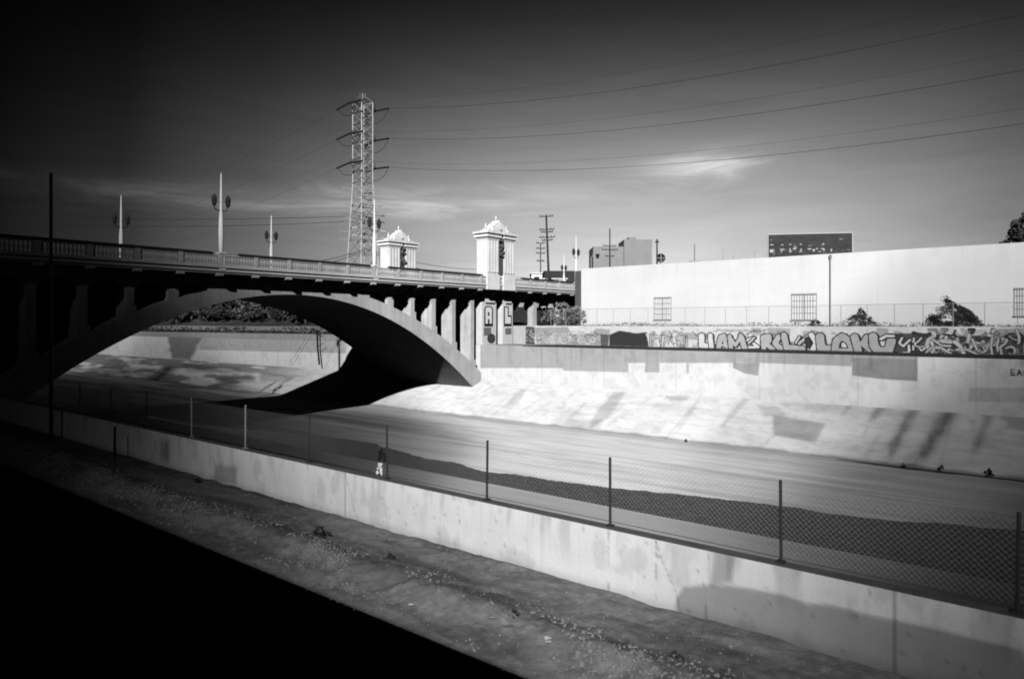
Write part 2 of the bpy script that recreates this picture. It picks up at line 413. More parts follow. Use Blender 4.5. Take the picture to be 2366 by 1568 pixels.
for _ in range(4200):     # dry grass
    y = random.uniform(-2, 42); x = 8.6 + random.gauss(0, .55) if random.random() < .7 else random.uniform(7.8, 10.75)
    if vnoise(np.array([x]), np.array([y]), .9, 77)[0] < .45: continue
    z = gz(x, y); h = random.uniform(.02, .07); a = random.uniform(0, 6.28); w = .005
    dx, dy = math.cos(a), math.sin(a); l = random.uniform(0, .06)
    b.add([(x - dy * w, y + dx * w, z), (x + dy * w, y - dx * w, z), (x + dx * l, y + dy * l, z + h)], [(0, 1, 2)])
props(b.build('dry_grass', mat('dry_grass', .24, var=.3, scale=3, bump=0), fix=False), 'thin dry grass growing among the near rubble', 'grass', kind='stuff')

for i, (px, py, sz, lab) in enumerate([(742, 1238, .24, 'largest dark weed tuft, left of centre on the near rubble strip'), (458, 1108, .16, 'round dark weed tuft at the foot of the low wall on the left'), (900, 1290, .13, 'small dark weed tuft among the near rubble below the second lit post'),
        (1190, 1425, .12, 'low weed tuft on the near rubble at the centre'), (1560, 1520, .11, 'weed tuft on the near rubble under the darker lower part of the wall'), (2060, 1612, .12, 'flat dark weed tuft near the bottom edge right of centre')]):
    NEARW = globals().setdefault('NEARW', []); NEARW.append((px, py, sz, lab))
# ------------------------------------------------------------------ channel
def toe_y(z): return z
def floor_alb(X, Y, Z, U, V):
    n = vnoise(X * 1.0, Y * .10, .5, 41, 5); n2 = vnoise(X * 2.2, Y * .05, .9, 42, 4)
    a = 1.0 * (.72 + .55 * n) * (.76 + .48 * n2) * (.86 + .28 * vnoise(X, Y * .5, .9, 47, 5))
    a *= 1 - .20 * sm(vnoise(X * 3.0, Y * .09, .8, 45, 4), .50, .66)
    a = np.where(X < 36.9, .50 * (.85 + .3 * n), a)
    # damp band beside the stream and dark sediment near the toe
    a *= 1 - .35 * np.exp(-((X - XT + 1.2) / 1.6) ** 2) * (.4 + .6 * vnoise(X, Y * .3, .4, 43))
    damp = sm(Y, 44, 62) * sm(X, 60, 50) * (.35 + .5 * sm(n2, .35, .6))
    a *= 1 - .62 * damp
    a *= 1 - .45 * sm(Y, 84, 96) * sm(vnoise(X * .8, Y * .12, .6, 44), .45, .6)
    for xj in (44.5, 49.0, 53.5, 57.8):
        a *= 1 - .16 * np.exp(-((X - xj - .15 * np.sin(Y * .3)) / .05) ** 2)
    return a
fl = painted('channel_floor', (20.5, -40, ZF), (0, 1, 0), (1, 0, 0), 260, 41.3, .34, floor_alb, M['floor'])
props(fl, kind='structure')
b = MB(); b.box(20.5, 61.9, -1500, -40, ZF - 1, ZF); b.box(20.5, 61.9, 220, 2500, ZF - 1, ZF); b.box(20.5, 61.9, -40, 220, ZF - 1, ZF - .4)
o = b.build('channel_floor_ends', M['floor']); add_albedo(o, .3); props(o, kind='structure')
b = MB(); b.prism([(11.1, -7.6), (20.55, ZF), (20.55, ZF - 1), (11.1, ZF - 1)], 'xz', -1500, 2500); props(b.build('near_channel_slope', M['concrete']), kind='structure')

# water: the far shore as seen in the photo
shore = [(2500, 1240), (2366, 1226), (2200, 1212), (2000, 1196), (1900, 1184), (1800, 1167), (1700, 1155), (1560, 1140), (1440, 1128), (1300, 1112), (1180, 1096), (1090, 1082), (1040, 1066), (985, 1058), (950, 1052), (905, 1036), (865, 1024), (800, 1014), (735, 1006), (680, 1000), (620, 995), (560, 990), (500, 985)]
pts = [on_floor(px, py, ZF) for px, py in shore]
pts = [(pts[0][0] + 3, -60.0)] + pts + [(37.5, pts[-1][1] + 14)]
vs = []; fs = []
NY = 900
Yg = np.linspace(-60, pts[-1][1], NY)
sy = [p[1] for p in pts]; sxx = [p[0] for p in pts]
Xs = np.interp(Yg, sy, sxx) + 1.0 * (vnoise(Yg, Yg * 0, .55, 51, 5) - .5) + .35 * (vnoise(Yg, Yg * 0, 3.0, 52, 3) - .5)
Xs = np.maximum(Xs, 37.0)
NX = 14
for i in range(NY):
    for j in range(NX + 1): vs.append((36.75 + (Xs[i] - 36.75) * j / NX, Yg[i], ZF + .012))
for i in range(NY - 1):
    for j in range(NX): a0 = i * (NX + 1) + j; fs.append((a0, a0 + 1, a0 + NX + 2, a0 + NX + 1))
wm = bpy.data.materials.new('shallow_water'); wm.use_nodes = True
N, L = wm.node_tree.nodes, wm.node_tree.links; p = N['Principled BSDF']
p.inputs['Base Color'].default_value = (.03, .03, .03, 1); p.inputs['Roughness'].default_value = .35; p.inputs['IOR'].default_value = 1.12
t = N.new('ShaderNodeTexCoord'); mm = N.new('ShaderNodeMapping'); mm.inputs['Scale'].default_value = (3.2, 1.1, 1); L.new(t.outputs['Object'], mm.inputs[0])
nn = N.new('ShaderNodeTexNoise'); nn.inputs['Scale'].default_value = 2.4; nn.inputs['Detail'].default_value = 4; L.new(mm.outputs[0], nn.inputs['Vector'])
n2_ = N.new('ShaderNodeTexNoise'); n2_.inputs['Scale'].default_value = .9; n2_.inputs['Detail'].default_value = 8; L.new(mm.outputs[0], n2_.inputs['Vector']); rp = N.new('ShaderNodeValToRGB'); rp.color_ramp.elements[0].position = .38; rp.color_ramp.elements[0].color = (.008, .008, .008, 1); rp.color_ramp.elements[1].position = .68; rp.color_ramp.elements[1].color = (.045, .045, .045, 1); L.new(n2_.outputs[0], rp.inputs[0]); L.new(rp.outputs[0], p.inputs['Base Color'])
bb = N.new('ShaderNodeBump'); bb.inputs['Strength'].default_value = .8; bb.inputs['Distance'].default_value = .12; L.new(nn.outputs[0], bb.inputs['Height']); L.new(bb.outputs[0], p.inputs['Normal'])
b = MB(); b.add(vs, fs); props(b.build('water', wm, fix=False), kind='structure')

# far slope with paint-outs and weep-hole stains
gs = (ZS - ZF) / (XW - XT); Ls = math.hypot(XW - XT, ZS - ZF); US = ((XW - XT) / Ls, 0, (ZS - ZF) / Ls)
def on_slope(px, py):
    # ray through the pixel meets the slope plane Z = ZF + gs (X - XT)
    t = k_of(px); dx, dy, dz = FX + FY * t, FY - FX * t, (748 - py) / 1600.0
    s = (ZF - gs * XT) / (dz - gs * dx)
    return (s * dx, s * dy)        # X, Y
def slope_alb(X, Y, Z, U, V):
    a = .92 * (.90 + .2 * vnoise(Y, X, .5, 61)); h = (X - XT) / (XW - XT)
    a *= 1 - .12 * sm(vnoise(Y * .5, X * 2, .6, 62), .5, .65)
    A, B = X, Y + .5 * (vnoise(X, Y, .8, 64) - .5)
    def dark(poly, amt, soft=.25): nonlocal a; a = a * (1 - amt * polymask(A, B, [on_slope(*p) for p in poly], soft))
    dark([(1783, 958), (1790, 1005), (1880, 1022), (1910, 978), (1850, 968)], .42, .2)
    dark([(1750, 935), (1800, 940), (1820, 962), (1762, 962)], .28)
    dark([(1840, 932), (2000, 925), (2110, 938), (2100, 962), (1950, 965), (1880, 950)], .22, .5)
    dark([(1540, 915), (1590, 915), (1585, 926), (1545, 926)], .3)
    dark([(1418, 905), (1448, 905), (1405, 965), (1360, 990), (1378, 950)], .32, .3)
    dark([(1190, 905), (1218, 898), (1190, 935), (1165, 942)], .25, .3)
    dark([(2300, 945), (2380, 950), (2390, 1000), (2330, 985)], .4, .4)
    dark([(1310, 965), (1390, 970), (1385, 990), (1300, 985)], .2, .4)
    def streakdown(px0, py0, px1, py1, w0, w1, amt):
        nonlocal a
        x0, y0 = on_slope(px0, py0); x1, y1 = on_slope(px1, py1)
        t = np.clip((X - x0) / (x1 - x0), 0, 1); c = y0 + (y1 - y0) * t; w = w0 + (w1 - w0) * t
        core = np.exp(-((Y - c - .25 * (vnoise(X, Y, .9, 66) - .5)) / w) ** 2) * sm((X - x0) / (x1 - x0), -.04, .05) * (1 - sm((X - x0) / (x1 - x0), .75, 1.15))
        a = a * (1 - amt * core * (.7 + .5 * vnoise(X, Y * 3, 1.5, 67)))
    streakdown(2116, 934, 2052, 1062, .55, .3, .62)
    streakdown(2202, 936, 2122, 1072, .75, .45, .72)
    streakdown(2290, 942, 2250, 1050, .45, .3, .5)
    streakdown(2045, 930, 2010, 975, .5, .3, .5)
    streakdown(1728, 915, 1665, 990, .35, .2, .3)
    streakdown(1970, 928, 1945, 960, .35, .2, .35)
    # beyond the bridge: silt wash and dark drainage stains on the slope
    up = sm(Y, 92, 100)
    w = sm(vnoise(Y * .16, X * 1.1, .7, 68, 4) + .25 * (h - .5), .40, .56)
    a *= 1 - .66 * up * w * sm(Y, 92, 120)
    for q in ([(190, 850), (300, 845), (330, 862), (200, 868)], [(240, 872), (380, 868), (390, 882), (260, 890)], [(420, 838), (560, 852), (560, 862), (430, 858)], [(500, 872), (585, 868), (590, 882), (505, 888)], [(600, 860), (690, 868), (660, 884), (600, 878)]):
        dark(q, .38, .5)
    streakdown(400, 845, 330, 905, 3.0, 1.8, .6)
    streakdown(390, 850, 335, 895, 2.4, 1.6, .75 )
    streakdown(370, 855, 305, 905, 1.2, 1.0, .6)
    streakdown(640, 880, 585, 915, .5, .35, .6)
    for yj in np.arange(-30, 220, 7.6): a *= 1 - .14 * np.exp(-((Y - yj) / .06) ** 2)
    for xj in (XT + 2.9, XT + 5.8): a *= 1 - .12 * np.exp(-((X - xj - .04 * np.sin(Y)) / .07) ** 2)
    for k in range(110):
        y0 = rng.uniform(-20, 150); x0 = rng.uniform(XT + 2, XW); L_ = rng.uniform(1, 6); wd = rng.uniform(.06, .35); dr = rng.uniform(-.05, .25)
        t_ = (x0 - X) / L_; a *= 1 - rng.uniform(.05, .26) * np.exp(-((Y - y0 - dr * (x0 - X) - .2 * (vnoise(X, Y, 1.3, 69) - .5)) / wd) ** 2) * sm(t_, -.02, .08) * (1 - sm(t_, .5, 1.0))
    a *= 1 - .12 * sm(vnoise(X * 2.5, Y * 1.2, 1.1, 63, 5), .54, .70)
    edge_ = XT + .18 + .5 * vnoise(Y, Y * 0, .7, 65, 4); a *= 1 - .55 * (1 - sm(X, edge_ - .25, edge_ + .12))
    return a
sl = painted('channel_slope', (XT, -40, ZF), (0, 1, 0), US, 270, Ls, .24, slope_alb, M['slope']); props(sl, kind='structure')
b = MB(); b.prism([(XT, ZF - .01), (XW, ZS), (XW, ZF - 1), (XT, ZF - 1)], 'xz', -1500, -40); b.prism([(XT, ZF - .01), (XW, ZS), (XW, ZF - 1), (XT, ZF - 1)], 'xz', 230, 2500)
props(b.build('channel_slope_ends', M['concrete']), kind='structure')

# lower retaining wall
rw = empty('retaining_wall', (XW, 20, ZS), 'pale concrete retaining wall with patchy grey painted-out areas above the channel slope', 'wall')
rects = [  # grey band and patches, photo pixels -> wall metres
    [(1110, 797), (1190, 799), (2120, 824), (2120, 838), (1969, 835), (1969, 846), (1755, 838), (1450, 838), (1300, 850), (1110, 850)],
    [(1969, 825), (2120, 829), (2120, 880), (2040, 876), (1969, 867)],
    [(1694, 838), (1755, 838), (1752, 868), (1720, 862), (1694, 850)],
    [(1300, 838), (1452, 838), (1452, 860), (1300, 856)], [(1490, 836), (1524, 836), (1524, 860), (1490, 860)], [(1586, 838), (1592, 838), (1592, 862), (1586, 860)],
    [(2240, 895), (2420, 895), (2420, 930), (2236, 928)]]
amts = [.46, .60, .52, .44, .44, .4, .26]
def rw_alb(X, Y, Z, U, V):
    a = .92 * (.93 + .14 * vnoise(Y, Z, .7, 71))
    m = np.zeros(a.shape)
    for p, s in zip(rects, amts): m = np.maximum(m, s * polymask(Y + .05 * (vnoise(Y, Z, 2, 72) - .5), Z, [yz(*q, XW) for q in p], .05))
    a = a * (1 - m)
    # far stretch beyond the bridge: grey above, pale below, overgrown gap
    m = sm(Y, 90, 92) * sm(Z, -4.9 - .012 * (Y - 95), -4.7 - .012 * (Y - 95)) * sm(140 - Y, -2, 2); a *= 1 - .42 * m
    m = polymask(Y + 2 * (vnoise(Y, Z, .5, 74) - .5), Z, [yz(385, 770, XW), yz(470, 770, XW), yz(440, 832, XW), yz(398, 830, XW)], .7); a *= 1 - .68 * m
    # tiny writing near the right edge
    y0, z0 = yz(2336, 854, XW)
    for i, ch in enumerate(('E', 'A', 'C', 'H')):
        yy = y0 - i * .42
        segs = {'E': [[(0, 0), (0, .42)], [(0, .42), (.26, .42)], [(0, .21), (.22, .21)], [(0, 0), (.26, 0)]], 'A': [[(0, 0), (.14, .42)], [(.14, .42), (.28, 0)], [(.06, .15), (.22, .15)]], 'C': [[(.28, .36), (.1, .42)], [(.1, .42), (0, .2)], [(0, .2), (.1, 0)], [(.1, 0), (.28, .06)]], 'H': [[(0, 0), (0, .42)], [(.26, 0), (.26, .42)], [(0, .21), (.26, .21)]]}[ch]
        for sg in segs: a = np.where(stroke(Y, Z, [(yy - x, z0 - .42 + z) for x, z in sg], .055) < 0, .10, a)
    for yj in np.arange(-30, 220, 9.1): a *= 1 - .22 * np.exp(-((Y - yj) / .045) ** 2)
    a *= 1 - .10 * sm(vnoise(Y, Z, 1.2, 73, 5), .54, .62)
    for k in range(110):
        yy = rng.uniform(-10, 60); Lg = rng.uniform(.5, 4); a *= 1 - rng.uniform(.04, .15) * np.exp(-((Y - yy) / rng.uniform(.05, .2)) ** 2) * sm(Z, ZL - Lg, ZL - Lg * .3)
    return a
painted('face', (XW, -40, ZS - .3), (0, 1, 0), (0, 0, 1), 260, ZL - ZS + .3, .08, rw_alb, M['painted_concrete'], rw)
b = MB(); b.box(XW + .003, XG - .2, -1500, 2500, ZS - 3, ZL - .01); b.build('wall_core', M['concrete'], rw)
b = MB(); b.box(XW - .04, XG - .002, -1500, 55, ZL - .008, ZL + .05); b.build('ledge', mat('dark_ledge', .045, var=.2), rw)
b = MB(); b.box(XW + .01, XG - .002, 79.5, 2500, ZL - .008, ZL + 1.1); b.build('upper_band', mat('dim_concrete', .40, var=.2, streak=.1), rw)
b = MB(); b.box(XG - 7.06, XG - .003, 55.01, 79.4, ZL - .009, ZL + .03); b.build('ledge', M['concrete'], rw)

# graffiti wall on the ledge
zt = -.26
def gpt(px, py): return yz(px / 1.0566, py / 1.0566, XG)
GL = []   # (list of strokes in photo pixels of the full-size picture, half width in m, fill albedo)
def z6(pts): return [gpt(1650 + x / 5.258, 780 + y / 5.258) for x, y in pts]
def z7(pts): return [gpt(2050 + x / 5.258, 780 + y / 5.258) for x, y in pts]
def z5(pts): return [gpt(1240 + x / 5.143, 780 + y / 5.143) for x, y in pts]
LET = [   # fill albedo, strokes of one letter (points, half width in metres)
    (.76, [(z6([(330, 210), (330, 330), (450, 350)]), .36)]), (.76, [(z6([(445, 205), (455, 345)]), .30)]),
    (.50, [(z6([(545, 365), (575, 225), (615, 215), (665, 365)]), .30), (z6([(560, 320), (640, 330)]), .16)]),
    (.50, [(z6([(710, 370), (690, 220)]), .26), (z6([(690, 225), (765, 330), (830, 215)]), .20), (z6([(835, 215), (880, 370)]), .32)]),
    (.74, [(z6([(1000, 235), (920, 265), (990, 300), (1060, 350), (940, 355)]), .17)]), (.66, [(z6([(935, 300), (1010, 235)]), .13)]),
    (.50, [(z6([(1130, 380), (1120, 225), (1195, 215), (1200, 270), (1140, 290), (1245, 380)]), .27)]),
    (.50, [(z6([(1320, 225), (1275, 300), (1330, 360), (1395, 360)]), .30)]), (.50, [(z6([(1390, 205), (1425, 360), (1620, 375)]), .32)]),
    (.76, [(z6([(1540, 300), (1590, 220)]), .12)]), (.62, [(z6([(1580, 310), (1690, 215)]), .16)]), (.06, [(z6([(1685, 260), (1700, 330)]), .22)]),
    (.82, [(z6([(1740, 200), (1805, 300), (1745, 405)]), .28)]),
    (.50, [(z6([(1850, 225), (1870, 380), (2060, 385)]), .42)]),
    (.50, [(z6([(2040, 400), (2060, 270), (2130, 215), (2225, 270), (2280, 400)]), .34), (z6([(2050, 395), (2280, 400)]), .26)]),
    (.50, [(z7([(190, 225), (240, 400)]), .36), (z7([(350, 225), (300, 305), (420, 410)]), .30)]),
    (.50, [(z7([(430, 220), (440, 330), (500, 400), (630, 395), (660, 280)]), .40)]), (.80, [(z7([(530, 245), (600, 205), (690, 215)]), .16)]),
    (.76, [(z7([(800, 235), (765, 300), (820, 335), (905, 265)]), .13)]), (.76, [(z7([(770, 430), (885, 425), (890, 340)]), .15)]),
    (.76, [(z7([(955, 245), (940, 395)]), .12)]), (.76, [(z7([(1050, 235), (965, 315), (1050, 400), (1100, 365)]), .11)])]
def gr_alb(X, Y, Z, U, V):
    n = vnoise(Y, Z, 1.5, 81)
    a = np.full(Y.shape, .74) * (.9 + .2 * n)
    def fill(poly, v, soft=.05):
        nonlocal a; m = polymask(Y + .12 * (vnoise(Y, Z, 2.2, 82) - .5), Z + .1 * (vnoise(Y, Z, 2.0, 83) - .5), poly, soft); a = a * (1 - m) + v * m
    fill(z6([(420, 120), (920, 120), (920, 180), (1300, 180), (1700, 200), (2330, 190), (2400, 430), (290, 400)]), .74)
    fill(z7([(-100, 160), (700, 200), (930, 190), (960, 420), (-100, 430)]), .76)
    fill(z7([(700, 180), (1050, 170), (1180, 230), (1900, 190), (2366, 180), (2366, 500), (700, 470)]), .10)
    fill(z7([(1150, 105), (1470, 105), (1560, 200), (1180, 210)]), .62); fill(z7([(1560, 130), (1880, 125), (1900, 180), (1600, 190)]), .55)
    fill(z7([(1930, 120), (2366, 110), (2366, 200), (1950, 210)]), .42)
    # buffed black block and the grey tag area near the bridge
    fill(z5([(1270, 190), (1400, 135), (1600, 170), (1740, 155), (1770, 340), (1270, 330)]), .045, .1)
    fill(z5([(1160, 180), (1270, 190), (1260, 330), (1160, 330)]), .12, .08)
    fill(z5([(-200, 60), (340, 90), (340, 330), (-200, 330)]), .10, .1)  # dark graffiti by the bridge, deck shade put into its colour too
    fill(z5([(330, 100), (750, 90), (800, 180), (1160, 170), (1150, 320), (360, 310)]), .40, .08)
    for k in range(26):
        r0 = np.random.default_rng(k); x0 = r0.uniform(410, 1100); p_ = [(x0 + 26 * q, 145 + r0.uniform(-22, 22)) for q in range(4)]
        a = np.where(stroke(Y, Z, z6(p_), .03) < 0, .30, a)
    for k in range(64):
        r0 = np.random.default_rng(900 + k); x0 = r0.uniform(-350, 330) if k % 2 else r0.uniform(300, 2400); y0 = r0.uniform(120, 380); p_ = [(x0, y0)]; an = r0.uniform(0, 6.28)
        for q in range(6): an += r0.uniform(-1.3, 1.6); p_.append((p_[-1][0] + 17 * math.cos(an), np.clip(p_[-1][1] + 17 * math.sin(an), 118, 395)))
        a = np.where(stroke(Y, Z, z6(p_), .036) < 0, .10 if k % 3 else .85, a)
    for k in range(12):
        r0 = np.random.default_rng(700 + k); y0 = r0.uniform(2, 50); w0 = r0.uniform(.6, 2.4); z0 = r0.uniform(-2.6, -1.2); m_ = polymask(Y, Z, [(y0, z0), (y0 + w0, z0 + .1), (y0 + w0, z0 + .9), (y0, z0 + .8)], .06); a = a * (1 - .42 * m_)
    # letters, each with a black outline
    wy = Y + .10 * (vnoise(Y, Z, 1.1, 85, 2) - .5); wz = Z + .12 * (vnoise(Y, Z, 1.3, 86, 2) - .5)
    for v, ss in LET:
        d = np.minimum.reduce([stroke(wy, wz, s, w * 1.16) for s, w in ss])
        ds = np.minimum.reduce([stroke(wy + .16, wz + .05, s, w * 1.12) for s, w in ss]); a = np.where(ds < .02, .06, a)
        a = np.where((d < .06) & (d > -.06), .03, a); a = np.where(d <= -.06, v * (.94 + .12 * n), a)
    # thin hollow letters
    for s in (z5([(1790, 320), (1790, 180), (1830, 160), (1860, 200), (1860, 310)]), z5([(1820, 320), (1825, 190)]), z5([(1920, 320), (1900, 240), (1960, 160), (1990, 210), (1960, 320)]),
              z5([(2010, 300), (2030, 170), (2070, 300)]), z5([(2130, 320), (2110, 220), (2170, 165), (2240, 200), (2250, 320), (2160, 335), (2130, 320)]), z5([(2170, 310), (2170, 210), (2210, 210), (2210, 310)])):
        d = np.abs(stroke(Y, Z, s, .10)); a = np.where(d < .045, .08, a)
    # pale squiggles on the grey part, wild style on the right
    r = np.random.default_rng(5)
    for k in range(46):
        x0 = r.uniform(340, 1150); y0 = r.uniform(170, 290); p_ = [(x0, y0)]; an = r.uniform(0, 6.28)
        for j in range(7): an += r.uniform(.3, 1.1); p_.append((p_[-1][0] + 24 * math.cos(an), np.clip(p_[-1][1] + 20 * math.sin(an), 150, 305)))
        a = np.where(stroke(Y, Z, z5(p_), .035) < 0, .72 if k % 3 else .12, a)
    for k in range(60):
        x0 = r.uniform(-150, 330); y0 = r.uniform(120, 310); a = np.where(stroke(Y, Z, z5([(x0, y0), (x0 + r.uniform(-30, 30), y0 + r.uniform(-25, 25))]), .05) < 0, .5, a)
    for k in range(70):
        x0 = r.uniform(1130, 2300); y0 = r.uniform(170, 440); p_ = [(x0, y0)]; an = r.uniform(0, 6.28); cv = r.uniform(-.5, .5)
        for j in range(6): an += cv + r.uniform(-.25, .25); p_.append((p_[-1][0] + 34 * math.cos(an), np.clip(p_[-1][1] + 30 * math.sin(an), 130, 455)))
        v = (.62, .30, .05, .55)[k % 4]
        d = stroke(Y, Z, z7(p_), r.uniform(.04, .17)); a = np.where(d < .05, .04, a); a = np.where(d < 0, v, a)
    for p_ in ([(1110, 420), (1180, 360), (1300, 360), (1450, 450)], [(1500, 380), (1640, 385), (1800, 460)], [(1190, 250), (1300, 330), (1420, 340)], [(1960, 230), (1940, 330), (1960, 470)], [(2040, 240), (2020, 330), (2030, 400)], [(2080, 240), (2150, 260), (2120, 310), (2060, 350), (2080, 460)], [(1700, 250), (1760, 380)]):
        d = stroke(Y, Z, z7(p_), .08); a = np.where(d < .05, .04, a); a = np.where(d < 0, .60, a)
    for k in range(120):
        yy = rng.uniform(-10, 58); z0 = rng.uniform(-2.0, -.5); a = a * (1 - rng.uniform(.1, .5) * np.exp(-((Y - yy) / .03) ** 2) * (Z < z0) * sm(Z, z0 - rng.uniform(.3, 1.1), z0))
    a *= .88 + .24 * vnoise(Y, Z, 2.4, 87, 5)
    a *= 1 - .3 * np.exp(-((Z - ZL) / .12) ** 2)
    return a
gw = empty('graffiti_wall', (XG, 20, ZL), 'long low wall covered in bubble-letter graffiti and a black painted block, below the white warehouse', 'wall')
painted('painted_face', (XG, -24, ZL), (0, 1, 0), (0, 0, 1), 84, zt - ZL, .05, gr_alb, M['graffiti'], gw)
b = MB(); b.box(XG + .004, XG + .35, -1500, 82, ZL - .5, zt); b.build('wall_core', M['concrete_light'], gw)

b = MB(); b.box(XG + .34, 3500, -3000, 3500, -3, -.45); props(b.build('far_bank_ground', M['far_dirt']), kind='structure')

# fence on the far bank
ff = empty('chain_link_fence', (XG + 1.2, 20, -.45), 'thin chain-link fence in front of the white warehouse, behind the graffiti wall', 'fence')
XF = XG + 1.2; fy = [at(2275, 0, X=XF)[1] + 2.5 * i for i in range(-3, 21)]
for y in fy: b = MB(); b.tube([(XF, y, -.45), (XF, y, 2.0)], .03, 6); b.build('post', M['grille'], ff)
b = MB(); b.tube([(XF, fy[0], 1.97), (XF, fy[-1], 1.97)], .022, 5); b.build('top_rail', M['grille'], ff)
b = MB()
for k in range(int((fy[-1] - fy[0]) / .2)):
    ya = fy[0] + k * .2
    for s in (1, -1): b.tube([(XF + .01 * s, ya, -.4), (XF + .01 * s, ya + s * 2.35, 1.95)], .0028, 3, cap=False)
b.build('wire_mesh', M['galv'], ff, fix=False)

# ------------------------------------------------------------------ warehouse
XH = 86.0; zr = 8.15; yH = at(1343, 0, X=XH)[1]
wh = empty('warehouse', (XH, 30, -.45), 'long white warehouse with three barred windows and a downpipe behind the graffiti wall', 'warehouse')
def wh_alb(X, Y, Z, U, V):
    a = np.full(Y.shape, .90) * (.97 + .06 * vnoise(Y, Z, .3, 91))
    a *= 1 - .03 * (Z < 2.2)
    a *= 1 - .22 * np.exp(-((Z + .45) / .5) ** 2)
    for k in range(60):
        yy = rng.uniform(-20, 56); Lg = rng.uniform(.5, 5); a *= 1 - rng.uniform(.01, .05) * np.exp(-((Y - yy) / rng.uniform(.1, .5)) ** 2) * sm(Z, zr - Lg, zr - Lg * .2)
    for yj in np.arange(-56, 56, 7.3): a *= 1 - .05 * np.exp(-((Y - yj) / .10) ** 2)
    a *= 1 - .02 * sm(vnoise(Y * .4, Z * 1.5, .8, 92, 4), .52, .62)
    for zz in (2.3, 5.2): a *= 1 - .06 * np.exp(-((Z - zz) / .03) ** 2)
    return a
painted('front_wall', (XH, -60, -.6), (0, 1, 0), (0, 0, 1), yH + 60, zr + .6, .25, wh_alb, M['white_wall'], wh)
b = MB(); b.box(XH + .004, XH + 40, -60.0, yH - .002, -.6, zr - .3); o = b.build('body', M['concrete_light'], wh)
b = MB(); b.box(XH + .001, XH + .25, -60, yH - .001, zr - .29, zr - .001); b.build('parapet', M['lamp_white'], wh)
def window(px0, px1, py0, py1):
    (a, z1), (b_, z0) = yz(px0, py0, XH), yz(px1, py1, XH); y0, y1 = b_, a
    m = MB()
    m.box(XH - .10, XH - .004, y0 - .08, y1 + .08, z1, z1 + .14); m.box(XH - .16, XH - .004, y0 - .12, y1 + .12, z0 - .14, z0)
    m.box(XH - .06, XH - .004, y0 - .08, y0, z0, z1); m.box(XH - .06, XH - .004, y1, y1 + .08, z0, z1); m.box(XH - .05, XH - .004, (y0 + y1) / 2 - .05, (y0 + y1) / 2 + .05, z0, z1)
    f = m.build('window', M['grille'], wh)
    m = MB(); m.box(XH - .02, XH - .003, y0, y1, z0, z1); p_ = m.build('pane', mat('painted_over_pane', .86, var=.08, scale=2, bump=0), wh)
    m = MB(); n = 9
    for i in range(1, n): y = y0 + (y1 - y0) * i / n; m.tube([(XH - .12, y, z0), (XH - .12, y, z1)], .018, 4)
    for i in range(5): z = z0 + (z1 - z0) * i / 4; m.tube([(XH - .115, y0, z), (XH - .115, y1, z)], .018, 4)
    g = m.build('grille', M['grille'], wh)
    for c in (p_, g):
        c.parent = f
        # both meshes already sit in the warehouse's own space, the window does too
window(1512, 1550, 689, 737); window(1830, 1886, 681, 737); window(2345, 2400, 668, 728)
y, z = yz(1919, 597, XH); b = MB(); b.tube([(XH - .12, y, zr - .1), (XH - .12, y, -.4)], [.07, .07], 8)
b.box(XH - .2, XH - .003, y - .12, y + .12, zr - .55, zr - .15)
b.build('downpipe', mat('grey_pipe', .28), wh)
b = MB(); b.box(XH + .6, XH + 14, yH + .01, yH + 1.5, -.6, 7.9); b.build('side_wing', mat('grey_shaded_render', .12, var=.2), wh)  # shade of the recess put into a darker wall colour
for px, yt in ((1671, 571), (1695, 590), (1744, 580), (1768, 584), (1604, 563)):
    y, z = yz(px, yt, XH + 3)
    b = MB(); b.tube([(XH + 3, y, zr - .5), (XH + 3, y, z)], .045, 6); b.build('vent_pipe', M['grille'], wh)

# billboard
yb_ = 27.0; c0 = at(1775, 543, X=94.5); D0 = FX * c0[0] + FY * c0[1]
D1 = D0 * .980; R1 = k_of(1968) * D1; c1 = (FX * D1 + FY * R1, FY * D1 - FX * R1)
bl = empty('billboard', (c0[0], c0[1], zr), 'dark rooftop billboard with a thin pale frame and broken white lettering above the white warehouse', 'billboard')
ux = Vector((c1[0] - c0[0], c1[1] - c0[1], 0)); Lb = ux.length; ux.normalize(); nb = Vector((ux.y, -ux.x, 0))
if nb.dot(Vector((-1, -1, 0))) < 0: nb = -nb
zb1 = c0[2]; zb0 = zb1 - 3.45
marks = [(235, 470, 80, 22), (230, 622, 82, 72), (290, 580, 14, 30), (495, 468, 60, 18), (490, 585, 105, 26), (485, 632, 32, 34), (690, 458, 42, 26), (678, 575, 26, 60), (690, 632, 52, 40), (795, 570, 75, 26), (805, 535, 92, 14), (800, 495, 60, 10), (940, 455, 48, 18), (952, 605, 30, 74), (930, 635, 50, 18), (1150, 572, 92, 22), (1165, 488, 70, 14), (1255, 605, 52, 60), (1330, 565, 30, 30), (1485, 445, 42, 22), (1475, 478, 80, 8), (1460, 562, 80, 18), (1500, 592, 46, 40), (1675, 600, 34, 66), (1935, 240, 26, 12), (1905, 330, 90, 8), (250, 355, 80, 8), (1400, 635, 60, 12)]
def bb_alb(X, Y, Z, U, V):
    a = np.full(U.shape, .055) * (.7 + .7 * vnoise(U, V * 6, 1.2, 101)); L_ = 2010.0
    for mx, my, mw, mh in marks:
        u0 = (mx - 155) / L_ * Lb; v0 = 3.45 - (my - (225 - 40 * (mx - 155) / L_)) / 9.858 * .0537 * 1.0
        d = np.maximum(np.abs(U - u0) - mw / 2 / L_ * Lb, np.abs(V - v0) - mh / 2 / 9.858 * .0537)
        a = np.where(d + .05 * (vnoise(U, V, 5, 102) - .5) < 0, .55, a)
    a = np.where(vnoise(U, V, 4, 104) * (V < 1.5) > .72, .2, a)
    return a
